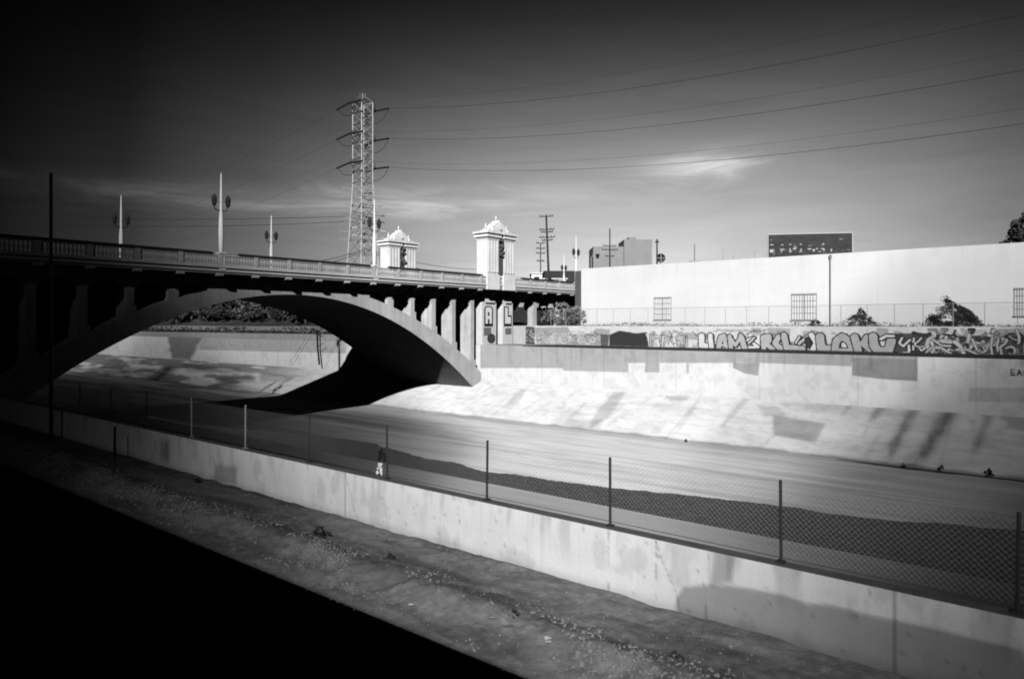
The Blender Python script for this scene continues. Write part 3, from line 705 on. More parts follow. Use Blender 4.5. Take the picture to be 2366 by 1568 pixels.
P0 = (c0[0] + nb.x * .16, c0[1] + nb.y * .16, zb0)
painted('poster', P0, tuple(ux), (0, 0, 1), Lb, 3.45, .05, bb_alb, M['billboard'], bl)
def obox(m, u0, u1, n0, n1, z0, z1):
    b0 = Vector((c0[0], c0[1], 0)); pts = [b0 + ux * u + nb * nn_ + Vector((0, 0, z)) for z in (z0, z1) for nn_ in (n0, n1) for u in (u0, u1)]
    m.add(pts, [(0, 2, 3, 1), (4, 5, 7, 6), (0, 1, 5, 4), (2, 6, 7, 3), (0, 4, 6, 2), (1, 3, 7, 5)])
b = MB(); obox(b, -.12, Lb + .12, .02, .2, zb1 + .002, zb1 + .13); obox(b, -.12, -.002, .02, .2, zb0, zb1); obox(b, Lb + .002, Lb + .12, .02, .2, zb0, zb1); b.build('frame', M['lightsteel'], bl)
b = MB(); obox(b, 0, Lb, -.05, .14, zb0, zb1); b.build('panel', M['dark_metal'], bl)
for i in range(4):
    b = MB(); u = Lb * (.1 + .265 * i); obox(b, u - .1, u + .1, -.3, -.06, zr - .4, zb1 - .5); b.build('support_post', M['dark_metal'], bl)

# ------------------------------------------------------------------ bridge
br = empty('arch_bridge', (41.2, YB, ZF), 'long concrete open-spandrel arch bridge with balustrades and ornate towers crossing the river channel', 'bridge')
YF = 80.0; YA = 78.6; YE = 60.6; CX = 41.2
zi = lambda x: 3.0 - .0157 * (x - CX) ** 2
ze = lambda x: min(3.6, 4.2 - .0131 * (x - CX) ** 2)
xs = [CX + 28.6 * math.sin(math.pi / 2 * t / 40) for t in range(-40, 41)]
M['bridge'] = mat('bridge_concrete', .64, var=.20, scale=.45, streak=.22, bump=.3, fine=.1)
b = MB(); nrow = []
for x in xs:
    nrow.append(len(b.v)); b.v += [(x, YB, zi(x)), (x, YB, ze(x)), (x, YA, ze(x)), (x, YA, zi(x))]
for i in range(len(xs) - 1):
    a, c = nrow[i], nrow[i + 1]
    for j in range(4): b.f.append((a + j, a + (j + 1) % 4, c + (j + 1) % 4, c + j))
b.f += [(nrow[0], nrow[0] + 1, nrow[0] + 2, nrow[0] + 3), (nrow[-1] + 3, nrow[-1] + 2, nrow[-1] + 1, nrow[-1])]
b.build('arch', M['bridge'], br)
grid = [53.9 + 3.587 * k for k in range(-12, 5)]
for x in grid:
    if abs(x - CX) < 8 or x > 69.5: continue
    b = MB(); zb = ze(x) - .5
    b.box(x - .31, x + .31, YB + .15, YA - .15, zb, 4.3); h = ze(x + .4 if x > CX else x - .4) + .9
    b.box(x - .46, x + .46, YB + .02, YA - .02, zb - .3, min(h, 3.4)); b.build('spandrel_column', M['bridge'], br)
# fascia arches between the columns
FB = [MB(), MB()]; gx = [53.9 + 3.587 * k for k in range(-14, 17)]
for x0, x1 in zip(gx[:-1], gx[1:]):
    xm = (x0 + x1) / 2; rr = (x1 - x0) / 2 - .32
    b = FB[int(xm > 73)]
    if abs(xm - CX) < 9.5:
        for y0, y1 in ((YB + .22, YB + .6),): b.box(x0 + .001, x1 - .001, y0, y1, max(ze(x0), ze(x1), 3.3) - .6, 4.3)
        continue
    if 69 < xm < 77: continue
    for y0, y1 in ((YB + .22, YB + .6),):
        n = 10; top = [(x0, 4.3), (x1, 4.3)]; arc = [(xm + rr * math.cos(math.pi * i / n), 2.45 + 1.25 * math.sin(math.pi * i / n)) for i in range(n + 1)]
        for i in range(n):
            (ax, az), (bx_, bz) = arc[i], arc[i + 1]
            b.prism([(ax, az), (ax, 4.3), (bx_, 4.3), (bx_, bz)], 'xz', y0, y1)
        b.prism([(x0, 2.45), (x0, 4.3), (xm - rr, 4.3), (xm - rr, 2.45)], 'xz', y0, y1); b.prism([(xm + rr, 2.45), (xm + rr, 4.3), (x1, 4.3), (x1, 2.45)], 'xz', y0, y1)
for b in FB:
    fas = b.build('spandrel_fascia', M['bridge'], br); fas2 = fas.copy(); C.objects.link(fas2); fas2.location = (0, (YA - .6) - (YB + .22), 0)   # the same facing on the upstream side
XR = 130.0; XL = -2.0
b = MB(); b.box(XL, XR, YB, YA, 4.301, 5.0); b.box(XL, XR, YE + .12, YB - .001, 4.62, 5.0); b.box(XL, XR, YA + .001, YF - .12, 4.62, 5.0); b.build('deck', M['bridge'], br)
b = MB(); b.box(XL, XR, YE + 2.2, YF - 2.2, 5.002, 5.05); b.build('roadway', M['shade_black_asphalt'], br)
for s, y in ((1, YE), (-1, YF)):
    b = MB(); q = lambda a, c: (y + a * s, y + c * s) if s > 0 else (y - c, y - a)
    b.box(XL, XR, *q(0, .3), 4.80, 4.99); b.box(XL, XR, *q(.10, .32), 4.991, 5.14); b.box(XL, XR, *q(-.06, .34), 5.141, 5.30); b.box(XL, XR, *q(.02, .30), 5.301, 5.42)
    b.build('cornice', M['bridge_light'] if 'bridge_light' in M else M.setdefault('bridge_light', mat('pale_bridge_concrete', .80, var=.12, scale=.5, streak=.08)), br)
bx = [53.9 + 3.587 * k for k in range(-15, 21)]
for side, y in ((0, YE), (1, YF)):
    for x0, x1 in zip(bx[:-1], bx[1:]):
        if side and x0 > 100: continue
        if 66.5 < x0 < 73: 
            if not side: pass
        b = MB(); ya, yb2 = (y + .02, y + .30) if not side else (y - .30, y - .02)
        b.box(x0 - .2, x0 + .2, ya - .02, yb2 + .02, 5.42, 6.34)
        n = 11
        for i in range(n):
            xc = x0 + .2 + (x1 - x0 - .4) * (i + .5) / n
            b.frustum(xc, (ya + yb2) / 2, 5.42, 5.75, .055, .055, .095, .09); b.frustum(xc, (ya + yb2) / 2, 5.751, 6.2, .095, .09, .05, .05)
        b.box(x0 + .2, x1 - .2, ya + .03, yb2 - .03, 6.2, 6.34)
        b.build('balustrade', M['bridge'], br)
cop = mat('dark_coping_rail', .05, var=.2)
for y in (YE, YF):
    s = 1 if y == YE else -1; ya, yb2 = (y - .02, y + .34) if s > 0 else (y - .34, y + .02)
    for x0, x1 in ((XL, 31.7), (34.2, 49.8), (52.5, 68.6), (77, 90.0), (91.2, 112), (113.5, XR)):
        b = MB(); b.box(x0, x1, ya, yb2, 6.342, 6.48); b.tube([(x0, (ya + yb2) / 2, 6.53), (x1, (ya + yb2) / 2, 6.53)], .05, 6); b.build('coping_rail', cop, br)
for x in [53.9 + 3.587 * k for k in range(-13, 18)]:
    b = MB(); b.prism([(YE + .05, 4.62), (YE + .05, 4.42), (YE + .5, 4.35), (YB, 3.95), (YB, 4.62)], 'yz', x - .33, x + .33)
    b.build('bracket', M['bridge'], br)
# pier walls under the towers and approach columns
pier = [(70.05, 72.95), (74.35, 76.55)]
for x0, x1 in pier:
    b = MB(); b.box(x0, x1, YB, YA, -9.2, 4.3); b.box(x0 - .12, x1 + .12, YB - .12, YB + .9, 3.4, 3.75); b.box(x0 + .5, x1 - .5, YB - .22, YB - .001, 2.9, 3.399); b.build('pier', M['bridge_light'], br)
b = MB(); b.box(72.96, 74.34, YB + .9, YA - 1, -3, 4.3); b.build('pier_web', M['bridge'], br)
for x in (9.2, 12.6):
    b = MB(); b.box(x - 1.3, x + 1.3, YB, YA, -9, 4.3); b.build('pier', M['bridge'], br)
for x in (81.9, 88.5, 95.5, 102.5):
    b = MB(); b.box(x - .45, x + .45, YB + .1, YB + 1.1, -3, 4.3); b.box(x - .45, x + .45, YA - 1.1, YA - .1, -3, 4.3); b.box(x - .6, x + .6, YB, YB + 1.2, -3, -.2); b.box(x - .4, x + .4, YB + 1.11, YA - 1.11, 3.2, 4.3); b.build('approach_column', M['bridge'], br)
# painted letters on the pier faces
def pletter(ch, px, x0, x1, z0, z1):
    w = x1 - x0; h = z1 - z0; blk = MB(); wht = MB()
    if ch == 'A':
        outl = [(0, 0), (1, 0), (1, .86), (.8, 1), (.2, 1), (0, .86)]
        f = [[(0.14, .14), (.40, .14), (.40, .94), (.26, .94), (.14, .84)], [(.60, .14), (.86, .14), (.86, .84), (.74, .94), (.60, .94)], [(.40, .70), (.60, .70), (.60, .94), (.40, .94)], [(.40, .36), (.60, .36), (.60, .52), (.40, .52)]]
    else:
        outl = [(0, 0), (1, 0), (1, .56), (.60, .56), (.60, 1), (0, 1)]
        f = [[(.14, .14), (.47, .14), (.47, .94), (.14, .94)], [(.47, .14), (.88, .14), (.88, .48), (.47, .48)]]
    P_ = lambda q: [(x0 + a * w, z0 + c * h) for a, c in q]
    blk.prism(P_(outl), 'xz', YB - .008, YB + .01)
    for q in f: wht.prism(P_(q), 'xz', YB - .016, YB - .009)
    e = blk.build('painted_letter_outline', M['black_metal'], br); w_ = wht.build('painted_letter', M['lamp_white'], e)
    me = w_.data; me.transform(Matrix.Translation(-Vector(br.location)))
    return e
pletter('A', 0, 70.45, 72.25, -.36, 2.44); pletter('L', 0, 74.6, 76.35, -.36, 2.44)
gp = mat('grey_paint_patch', .2, var=.3, scale=2)
b = MB(); b.box(70.35, 71.9, YB - .006, YB + .01, -1.6, -.5); b.build('paint_patch', gp, br)
b = MB(); b.box(74.9, 76.3, YB - .006, YB + .01, -1.5, -.6); b.build('paint_patch', gp, br)
b = MB(); b.lathe(0, 0, [(.85, 0), (.85, .014)], 20)
v2 = [(71.9 + x, YB - .018 + z, -2.0 + y * .8) for x, y, z in b.v]; b.v = v2; b.build('painted_scribble', mat('dark_scribble', .07, var=.5, scale=4), br)
# towers
def tower(x0, x1, ynear, depth, sgn):
    y0, y1 = (ynear, ynear + depth) if sgn > 0 else (ynear - depth, ynear)
    T = MB(); T.box(x0, x1, y0 + .25, y1 - .25, 4.6, 11.9)
    wp = (x1 - x0) * .40
    for a, c in ((x0 - .1, x0 + wp), (x1 - wp, x1 + .1)):
        T.box(a, c, y0, y1, 6.6, 11.6); T.box(a - .12, c + .12, y0 - .12, y1 + .12, 4.6, 6.59)
        for k in range(4):     # fluted pilasters
            xa = a + (c - a) * (k + .22) / 4; T.box(xa, xa + (c - a) * .13, y0 - .10, y1 + .10, 6.9, 11.3)
        T.box(a - .06, c + .06, y0 - .13, y1 + .13, 11.301, 11.55)
    t = T.build('tower', M['tower'], br)
    loc = Vector(br.location)
    def sub(m, nm, mt=None):
        o = m.build(nm, mt or M['tower'], t); o.data.transform(Matrix.Translation(-loc)); return o
    K = MB()
    for a, c in ((x0 - .1, x0 + wp), (x1 - wp, x1 + .1)):
        K.box(a - .30, c + .30, y0 - .30, y1 + .30, 11.601, 11.9); K.box(a - .18, c + .18, y0 - .18, y1 + .18, 11.901, 12.1); K.box(a - .42, c + .42, y0 - .42, y1 + .42, 12.101, 12.35)
    K.box(x0 + wp + .3, x1 - wp - .3, y0 + .1, y1 - .1, 11.7, 12.2); sub(K, 'cornice')
    K = MB(); xm = (x0 + x1) / 2; hw = (x1 - x0) * .46
    prof = [(-1, 0), (-1, .30), (-.80, .36), (-.74, .62), (-.58, .70), (-.50, 1.05), (-.36, 1.15), (-.30, 1.5), (-.14, 1.62), (0, 2.05), (.14, 1.62), (.30, 1.5), (.36, 1.15), (.50, 1.05), (.58, .70), (.74, .62), (.80, .36), (1, .30), (1, 0)]
    K.prism([(xm + a * hw, 12.36 + c * .85) for a, c in prof], 'xz', y0 + .3, y1 - .3)
    K.prism([(xm + a * hw * .66, 12.46 + c * .62) for a, c in prof], 'xz', y0 + .16, y0 + .299)
    ring = [(.30 * math.cos(q * math.pi / 6), .30 * math.sin(q * math.pi / 6)) for q in range(12)]
    K.prism([(xm + a, 13.0 + c) for a, c in ring], 'xz', y0 + .04, y0 + .159)
    for sx_ in (-1, 1): K.lathe(xm + sx_ * hw * .62, y0 + .3, [(.2, 12.36), (.26, 12.6), (.12, 12.85), (.02, 13.0)], 7)
    sub(K, 'pediment')
    K = MB(); K.lathe(xm, (y0 + y1) / 2, [(.16, 13.9), (.22, 14.05), (.07, 14.2), (.14, 14.35), (.03, 14.8)], 8); sub(K, 'finial')
    for xx in (x0 + .6, x1 - .6):
        K = MB(); K.lathe(xx, (y0 + y1) / 2, [(.24, 12.351), (.24, 12.6), (.10, 12.75), (.15, 13.0), (.03, 13.6)], 8); sub(K, 'urn')
    K = MB(); K.box(x0 + wp + .02, x1 - wp - .02, y0 + .1, y0 + .249, 6.7, 11.5); sub(K, 'niche', M['dark_stone'])
    K = MB()     # carved figure group in the niche
    for i in range(16):
        a = random.uniform(-.55, .55); z = random.uniform(8.9, 11.6); r = random.uniform(.12, .28)
        K.lathe(xm + a, y0 - .02, [(r * .3, z - r), (r, z - r * .4), (r, z + r * .4), (r * .3, z + r)], 7)
    sub(K, 'carving', M['dark_stone'])
M['tower'] = mat('tower_pale_stone', .98, var=.12, scale=.8, streak=.1)
M['dark_stone'] = mat('dark_niche_stone', .12, var=.4, scale=2)  # darker tone for the niche and its carving
tower(69.5, 75.0, YE - .1, 1.9, 1)
ft = at(912, 600, Y=YF)[0]; tower(ft - 2.6, ft + 2.6, YF + .1, 1.9, -1)

# ------------------------------------------------------------------ bridge lamps
def lamp_proto(label):
    r = empty('street_lamp', (0, 0, 0), label, 'street lamp', 'lamp standards along the bridge')
    b = MB(); b.frustum(0, 0, 0, .12, .34, .34, .30, .30); b.frustum(0, 0, .121, 1.5, .27, .27, .24, .24); b.frustum(0, 0, 1.501, 1.62, .32, .32, .30, .30); b.build('pedestal', M['lamp_white'], r)
    b = MB(); b.lathe(0, 0, [(.16, 1.62), (.20, 2.0), (.235, 3.3), (.20, 4.6), (.13, 5.4), (.12, 6.0), (.10, 7.0), (.06, 8.7), (.015, 8.95)], 10); b.build('pole', M['lamp_white'], r, smooth=False)
    for s in (-1, 1):
        b = MB(); b.tube([(0, 0, 5.5), (s * .3, 0, 5.42), (s * .58, 0, 5.5), (s * .66, 0, 5.8)], .05, 6); arm = b.build('arm', M['dark_metal'], r)
        b = MB(); b.lathe(s * .66, 0, [(.08, 5.8), (.20, 5.95), (.26, 6.5), (.20, 6.7), (.06, 6.86), (.02, 7.0)], 8); b.build('lantern', M['dark_metal'], r)
    b = MB(); b.tube([(0, -.04, 6.1), (-.3, -.04, 6.3), (-.55, -.04, 6.15)], .025, 5); b.tube([(0, -.04, 6.1), (.3, -.04, 6.3), (.55, -.04, 6.15)], .025, 5); b.build('scroll', M['dark_metal'], r)
    return r
lp = lamp_proto('pale lamp standard with twin dark lanterns on the near railing, tallest one left of the arch crown')
def lamp_at(px, Y, label, z=4.95, first=False):
    o = lp if first else copy_tree(lp)
    X = at(px, 0, Y=Y)[0]; o.location = (X, Y, z); o['label'] = label
    return o
lamp_at(511, YE + .3, 'tallest pale lamp standard with twin dark lanterns on the near railing over the arch', first=True)
lamp_at(865, YE + .3, 'pale lamp standard on the near railing in front of the lattice pylon')
lamp_at(1331, YE + .3, 'pale lamp standard on the near railing beside the left end of the white warehouse')
lamp_at(280, YF - .3, 'dim leftmost lamp standard on the far railing of the bridge')
lamp_at(627, YF - .3, 'small lamp standard on the far railing between the two big near lamps')
lamp_at(1303, YF - .3, 'thin distant lamp standard on the far railing beside the dark flat-roofed building')

# ------------------------------------------------------------------ pylon and power lines
PX, PY = 96.1, 119.6
py_o = empty('transmission_pylon', (PX, PY, -.45), 'tall steel lattice transmission pylon with strain insulators behind the bridge', 'pylon')
def hw(z): return 1.5 if z > 30 else 1.5 + (30 - z) * .05
levels = [-.45, 4, 8, 11.5, 15, 18, 20.5, 23, 25.5, 28, 30.5, 33, 35.5, 38, 40.5, 43, 45.5, 48]
m = MB()
for sx_, sy_ in ((1, 1), (1, -1), (-1, 1), (-1, -1)):
    m.tube([(PX + sx_ * hw(z), PY + sy_ * hw(z), z) for z in levels], .12, 4)
m.build('legs', M['lightsteel'], py_o)
m = MB()
for z0_, z1_ in zip(levels[:-1], levels[1:]):
    h0, h1 = hw(z0_), hw(z1_)
    cs0 = [(PX - h0, PY - h0, z0_), (PX + h0, PY - h0, z0_), (PX + h0, PY + h0, z0_), (PX - h0, PY + h0, z0_)]
    cs1 = [(PX - h1, PY - h1, z1_), (PX + h1, PY - h1, z1_), (PX + h1, PY + h1, z1_), (PX - h1, PY + h1, z1_)]
    for i in range(4):
        j = (i + 1) % 4
        m.tube([cs0[i], cs1[j]], .07, 3); m.tube([cs0[j], cs1[i]], .07, 3); m.tube([cs1[i], cs1[j]], .06, 3)
m.build('bracing', M['galv'], py_o)
m = MB(); m.frustum(PX, PY, 48, 49.2, 1.6, 1.6, .5, .5); 
m2 = MB()
for sx_, sy_ in ((1, 1), (1, -1), (-1, 1), (-1, -1)): m2.tube([(PX + sx_ * 1.55, PY + sy_ * 1.55, 48), (PX + sx_ * .4, PY + sy_ * .4, 49.0), (PX + sx_ * .4, PY + sy_ * .4, 49.8)], .07, 4)
m2.build('peak', M['galv'], py_o)
arms = [46.9, 40.4, 34.2]
for za in arms:
    for s in (-1, 1):
        m = MB(); tip = (PX + s * 3.6, PY, za)
        for dy in (-1.5, 1.5):
            m.tube([(PX + s * 1.55, PY + dy, za), tip], .07, 4); m.tube([(PX + s * 1.55, PY + dy, za + 1.5), tip], .05, 4)
        m.tube([(PX + s * 1.55, PY - 1.5, za), (PX + s * 1.55, PY + 1.5, za)], .07, 4)
        m.build('crossarm', M['dark_metal'], py_o)
        for d in (-1, 1):
            e = (tip[0], PY + d * 4.2, za - .55 if d > 0 else za - .25)
            m = MB(); n = 14
            pr = [(Vector(tip) + (Vector(e) - Vector(tip)) * i / n) for i in range(n + 1)]
            m.tube(pr, [.13 if i % 2 else .24 for i in range(n + 1)], 6); m.build('insulator', M['black_metal'], py_o)
        m = MB(); m.tube([(tip[0] + .1, PY - 4.2, za - .25), (tip[0] + .2, PY - 2.6, za - 1.9), (tip[0] + .2, PY, za - 2.7), (tip[0] + .2, PY + 2.4, za - 2.1), (tip[0] + .1, PY + 4.2, za - .55)], .06, 4); m.build('jumper', M['wire'], py_o)
for zc in (28.9, 27.3, 25.6, 23.4, 22.0, 19.7, 18.1):
    m = MB(); w_ = 3.9 + .5 * (zc < 25)
    m.box(PX - w_, PX + w_, PY - hw(zc) - .12, PY - hw(zc), zc, zc + .24); m.box(PX - w_, PX + w_, PY + hw(zc), PY + hw(zc) + .12, zc, zc + .24)
    if 21 < zc < 24 or zc < 20:
        for q in range(6):
            xq = PX - w_ + .2 + q * (.45 if q < 3 else .45) + (0 if q < 3 else 2 * w_ - 2.4); m.lathe(xq, PY - hw(zc) - .06, [(.14, zc + .241), (.22, zc + .5), (.08, zc + .75)], 6)
    m.box(PX - .08, PX + .08, PY - hw(zc) + .001, PY + hw(zc) - .001, zc + .02, zc + .2)
    m.build('lower_crossarm', M['lightsteel'] if zc > 25 or zc in (19.7, 18.1) else M['galv'], py_o)
def wire(p0, p1, sag, r, label, group, n=40):
    p0, p1 = Vector(p0), Vector(p1); pts_ = []
    for i in range(n + 1):
        t = i / n; p_ = p0.lerp(p1, t); p_.z -= 4 * sag * t * (1 - t); pts_.append(p_)
    m = MB(); m.tube(pts_, r, 4, cap=False); o = m.build('power_line', M['wire'], fix=False); props(o, label, 'power line', group); return o
nm = {46.9: 'top', 40.4: 'middle', 34.2: 'lowest'}
for za in arms:
    for s in (-1, 1):
        sd_ = 'outer' if s > 0 else 'inner'
        wire((PX + s * 3.6, PY - 4.2, za - .25), (PX + s * 3.6, -111, za), 10.9, .028 if s > 0 else .013, '%s %s-circuit power line sweeping from the pylon to the upper right of the sky' % (nm[za], sd_), 'power lines on the right of the pylon')
        wire((PX + s * 3.6, PY + 4.2, za - .55), (PX + s * 3.6 - 6, 360, za), 10, .020 if s < 0 else .012, '%s %s-circuit power line running left from the pylon' % (nm[za], sd_), 'power lines on the left of the pylon')
# distribution lines running over the bridge
for i, (pa, pb, sg) in enumerate([((0, 497), (800, 500), 1.0), ((0, 508), (795, 512), 1.6)]):
    a = at(pa[0], pa[1], X=70 + 3 * i); c = at(pb[0], pb[1], X=94 + i)
    wire(a, c, sg, .05, ('upper' if i == 0 else 'lower') + ' thin line crossing the sky left of the pylon just above the lamp heads', 'distribution lines', 24)
for i, (pa, pm, pb) in enumerate([((540, 605), 2, (845, 574)), ((600, 612), 2, (845, 577))]):
    a = at(*pa, Y=82.5 + i); c = at(*pb, Y=84 + i)
    wire(a, c, 1.2, .04, ('upper' if i == 0 else 'lower') + ' sagging cable rising from the balustrade to the lamp before the pylon', 'sagging cables', 16)
for i, (pa, pb) in enumerate([((845, 574), (1108, 622)), ((845, 577), (1060, 634))]):
    wire(at(*pa, Y=84 + i), at(*pb, Y=84 + i), .8, .04, ('upper' if i == 0 else 'lower') + ' cable sloping down from the far tower towards the near tower', 'sagging cables', 16)
wire(at(1190, 644 - 4, Y=84), at(1400, 652, Y=84), .3, .03, 'faint cable between the near tower and the wooden pole', 'sagging cables', 8)

def upole(px, ytop, X, r, arms_, label, lean=0.0, name='utility_pole', grp='utility poles behind the bridge and the warehouse'):
    p_ = at(px, ytop, X=X); H = p_[2] + .45; o = empty(name, (p_[0], p_[1], -.45), label, 'utility pole', grp)
    D = FX * p_[0] + FY * p_[1]; side = Vector((FY, -FX, 0)); m = MB(); m.local = True
    m.tube([Vector((0, 0, 0)) + side * lean, (0, 0, H)], [r * 1.3, r * .8], 8); m.build('pole', M['wood'], o)
    for ya, wpx, tilt in arms_:
        z = (748 - ya) * D / 1600 + .45; w_ = wpx * D / 1600 / 2; q = lean * (1 - z / H); c_ = side * q
        dr = (side + Vector((FX, FY, 0)) * .35).normalized()
        m = MB(); m.local = True; m.tube([c_ - dr * w_ + Vector((0, 0, z - tilt)), c_ + dr * w_ + Vector((0, 0, z + tilt))], .085, 4)
        for i in (-.95, -.55, .55, .95): pp = c_ + dr * w_ * i; m.lathe(pp.x, pp.y, [(.05, z + tilt * i), (.09, z + .2 + tilt * i), (.03, z + .34 + tilt * i)], 6)
        m.build('crossarm', M['wood'], o)
    return o
upole(1262, 497, 110, .22, [(500, 34, .12), (530, 36, .12), (536, 30, .1), (548, 38, .12), (555, 26, .1)], 'tall leaning wooden utility pole with five crossarms right of the near bridge tower', lean=.9)
upole(1249, 562, 122, .13, [(562, 20, .02), (574, 22, .02), (585, 22, .02), (603, 18, .02)], 'slim utility pole just left of the tall leaning one', lean=0)
upole(1409, 528, 140, .17, [(568, 34, .05), (577, 40, .05), (592, 22, .02)], 'utility pole with two wide crossarms behind the left part of the warehouse roof')
upole(1518, 552, 140, .2, [(560, 8, 0)], 'thick bare utility pole next to the round dish above the warehouse roof')
upole(1605, 563, 150, .1, [(606, 26, .0)], 'thin short utility pole above the middle of the warehouse roof')
# round slatted dish beside the pole
p_ = at(1527, 596, X=138); d_o = empty('satellite_dish', (p_[0], p_[1], 8), 'dark round dish on a mast above the warehouse roof beside a pole', 'dish')
m = MB(); fw = Vector((-FX, -FY, 0)); sd2 = Vector((FY, -FX, 0)); rr = 1.0; vs = []; n = 20
for k, (r_, dd) in enumerate(((0, .35), (.5, .25), (1.0, 0))):
    for j in range(n): a = 2 * math.pi * j / n; vs.append(Vector(p_) + sd2 * math.cos(a) * rr * max(r_, .02) + Vector((0, 0, 1)) * math.sin(a) * rr * max(r_, .02) - fw * dd)
fs = [(k * n + j, k * n + (j + 1) % n, (k + 1) * n + (j + 1) % n, (k + 1) * n + j) for k in range(2) for j in range(n)]
m.add(vs, fs); m.build('reflector', M['dark_metal'], d_o, fix=False)
m = MB(); m.tube([Vector(p_) + fw * .12 - Vector((0, 0, rr * 1.0)), Vector(p_) + fw * .12 + Vector((0, 0, rr))], .035, 4); m.tube([Vector(p_) + fw * .1 - sd2 * rr, Vector(p_) + fw * .1 + sd2 * rr], .035, 4); m.build('cross_brace', M['lamp_white'], d_o)
m = MB(); m.tube([Vector(p_) - fw * .4, (p_[0] + .3, p_[1] + .3, -.45)], .08, 6); m.build('mast', M['dark_metal'], d_o)
# single curved street light
p_ = at(1366, 588, X=112); so = empty('street_light', (p_[0], p_[1], -.45), 'single dark street light poking above the left end of the warehouse', 'street light')
m = MB(); m.tube([(p_[0], p_[1], -.45), (p_[0], p_[1], p_[2] - .6), (p_[0] + .3, p_[1] - .3, p_[2] - .1), (p_[0] + .7, p_[1] - .8, p_[2])], .08, 6); m.build('pole', M['grille'], so)
m = MB(); m.frustum(p_[0] + .8, p_[1] - .9, p_[2] - .75, p_[2] + .1, .16, .16, .3, .3); m.build('lamp_head', M['dark_metal'], so)

# ------------------------------------------------------------------ buildings behind the bridge
def wpt(px, py, D): R = k_of(px) * D; return (FX * D + FY * R, FY * D - FX * R, (748 - py) * D / 1600)
X0_, Y0_, Z0_ = wpt(1228, 632, 150)
sh = empty('shop_building', (X0_, Y0_, -.45), 'small white flat-roofed building with a dark doorway and glazed side behind the bridge', 'building')
def along(p, d, l): return (p[0] + d[0] * l, p[1] + d[1] * l)
def qbox(m, p, d, l, n_, w, z0, z1, off=0):
    a = (p[0] + n_[0] * off, p[1] + n_[1] * off); c = along(a, d, l); e = along(c, n_, w); g = along(a, n_, w)
    m.prism([a, c, e, g], 'xy', z0, z1)
dfr = Vector((FY, -FX)); nfw = Vector((FX, FY))
zt_ = Z0_
m = MB(); qbox(m, (X0_, Y0_), dfr, 2.3, nfw, 9, -.45, zt_); qbox(m, along((X0_, Y0_), dfr, 2.31), dfr, 5.2, nfw, 8.5, -.45, zt_ - 1.2, off=.4); m.build('walls', M['lamp_white'], sh)
m = MB(); qbox(m, along((X0_, Y0_), dfr, .55), dfr, 1.15, nfw, .2, zt_ - 2.2, zt_ - .7, off=-.02); m.build('doorway', M['glass'], sh)
m = MB(); qbox(m, along((X0_, Y0_), dfr, 3.1), dfr, 4.2, nfw, .2, zt_ - 2.9, zt_ - 1.5, off=.36); m.build('window', M['glass'], sh)
m = MB(); qbox(m, along((X0_, Y0_), dfr, -.2), dfr, 2.6, nfw, 9.4, zt_ + .002, zt_ + .2, off=-.25); qbox(m, along((X0_, Y0_), dfr, 2.45), dfr, 5.4, nfw, 9, zt_ - 1.19, zt_ - .98, off=.1); m.build('roof', M['lamp_white'], sh)
X2_, Y2_, Z2_ = wpt(1442, 553, 260)
gb = empty('distant_building', (X2_, Y2_, -.45), 'distant hazy grey block rising behind the left end of the warehouse roof', 'building')
m = MB(); qbox(m, (X2_, Y2_), dfr, 10.5, nfw, 14, -.45, Z2_); m.build('walls', M['hazy'], gb)
m = MB(); qbox(m, along((X2_, Y2_), dfr, -11.5), dfr, 11.49, nfw, 14, -.45, Z2_ - 2.6, off=1.0); m.build('side_block', M['hazy'], gb)
m = MB(); qbox(m, along((X2_, Y2_), dfr, 2), dfr, 3, nfw, 4, Z2_ + .01, Z2_ + 1.1, off=2); m.build('plant_room', M['hazy'], gb)
X1_, Y1_, Z1_ = wpt(1258, 626, 165)
db = empty('industrial_building', (X1_, Y1_, -.45), 'dark long flat building behind the small white building and the lamp', 'building')
m = MB(); qbox(m, (X1_, Y1_), dfr, 7.6, nfw, 12, -.45, Z1_); m.build('walls', M['dark_building'], db)
m = MB(); qbox(m, along((X1_, Y1_), dfr, -.1), dfr, 7.8, nfw, 12.4, Z1_ + .001, Z1_ + .15, off=-.15); m.build('roof_edge', M['grille'], db)

# ------------------------------------------------------------------ foliage
def crown_mesh(rx, ry, rz, n, leaf, seed, lumps=48, conic=0.0, lean=0.0, slope=0.0):
    r = random.Random(seed); b = MB()
    L_ = [(r.uniform(-.75, .75), r.uniform(-.75, .75), r.uniform(-.9, 1.0), r.uniform(.10, .33)) for _ in range(lumps)]
    L_ = [(a * (1 - .45 * max(c, 0)), e * (1 - .45 * max(c, 0)), c, g) for a, e, c, g in L_]
    for _ in range(n):
        lx, ly, lz, lr = r.choice(L_); d = Vector((r.gauss(0, 1), r.gauss(0, 1), r.gauss(0, 1))).normalized() * lr * (r.random() ** .4)
        u, v, w = lx + d.x, ly + d.y, lz + d.z
        k = 1 - conic * (w + 1) / 2
        p = Vector((u * rx * k + lean * (w + 1) * rx * .5, v * ry * k, (w + 1) * rz * (1 + slope * v)))
        q = Matrix.Rotation(r.uniform(0, 6.28), 3, Vector((r.gauss(0, 1), r.gauss(0, 1), r.gauss(0, 1))).normalized()); s = leaf * r.uniform(.6, 1.4)
        b.add([p + q @ Vector(c) * s for c in ((-.5, -.25, 0), (.5, -.3, .1), (.6, .3, 0), (-.4, .35, .1))], [(0, 1, 2, 3)])
    return b
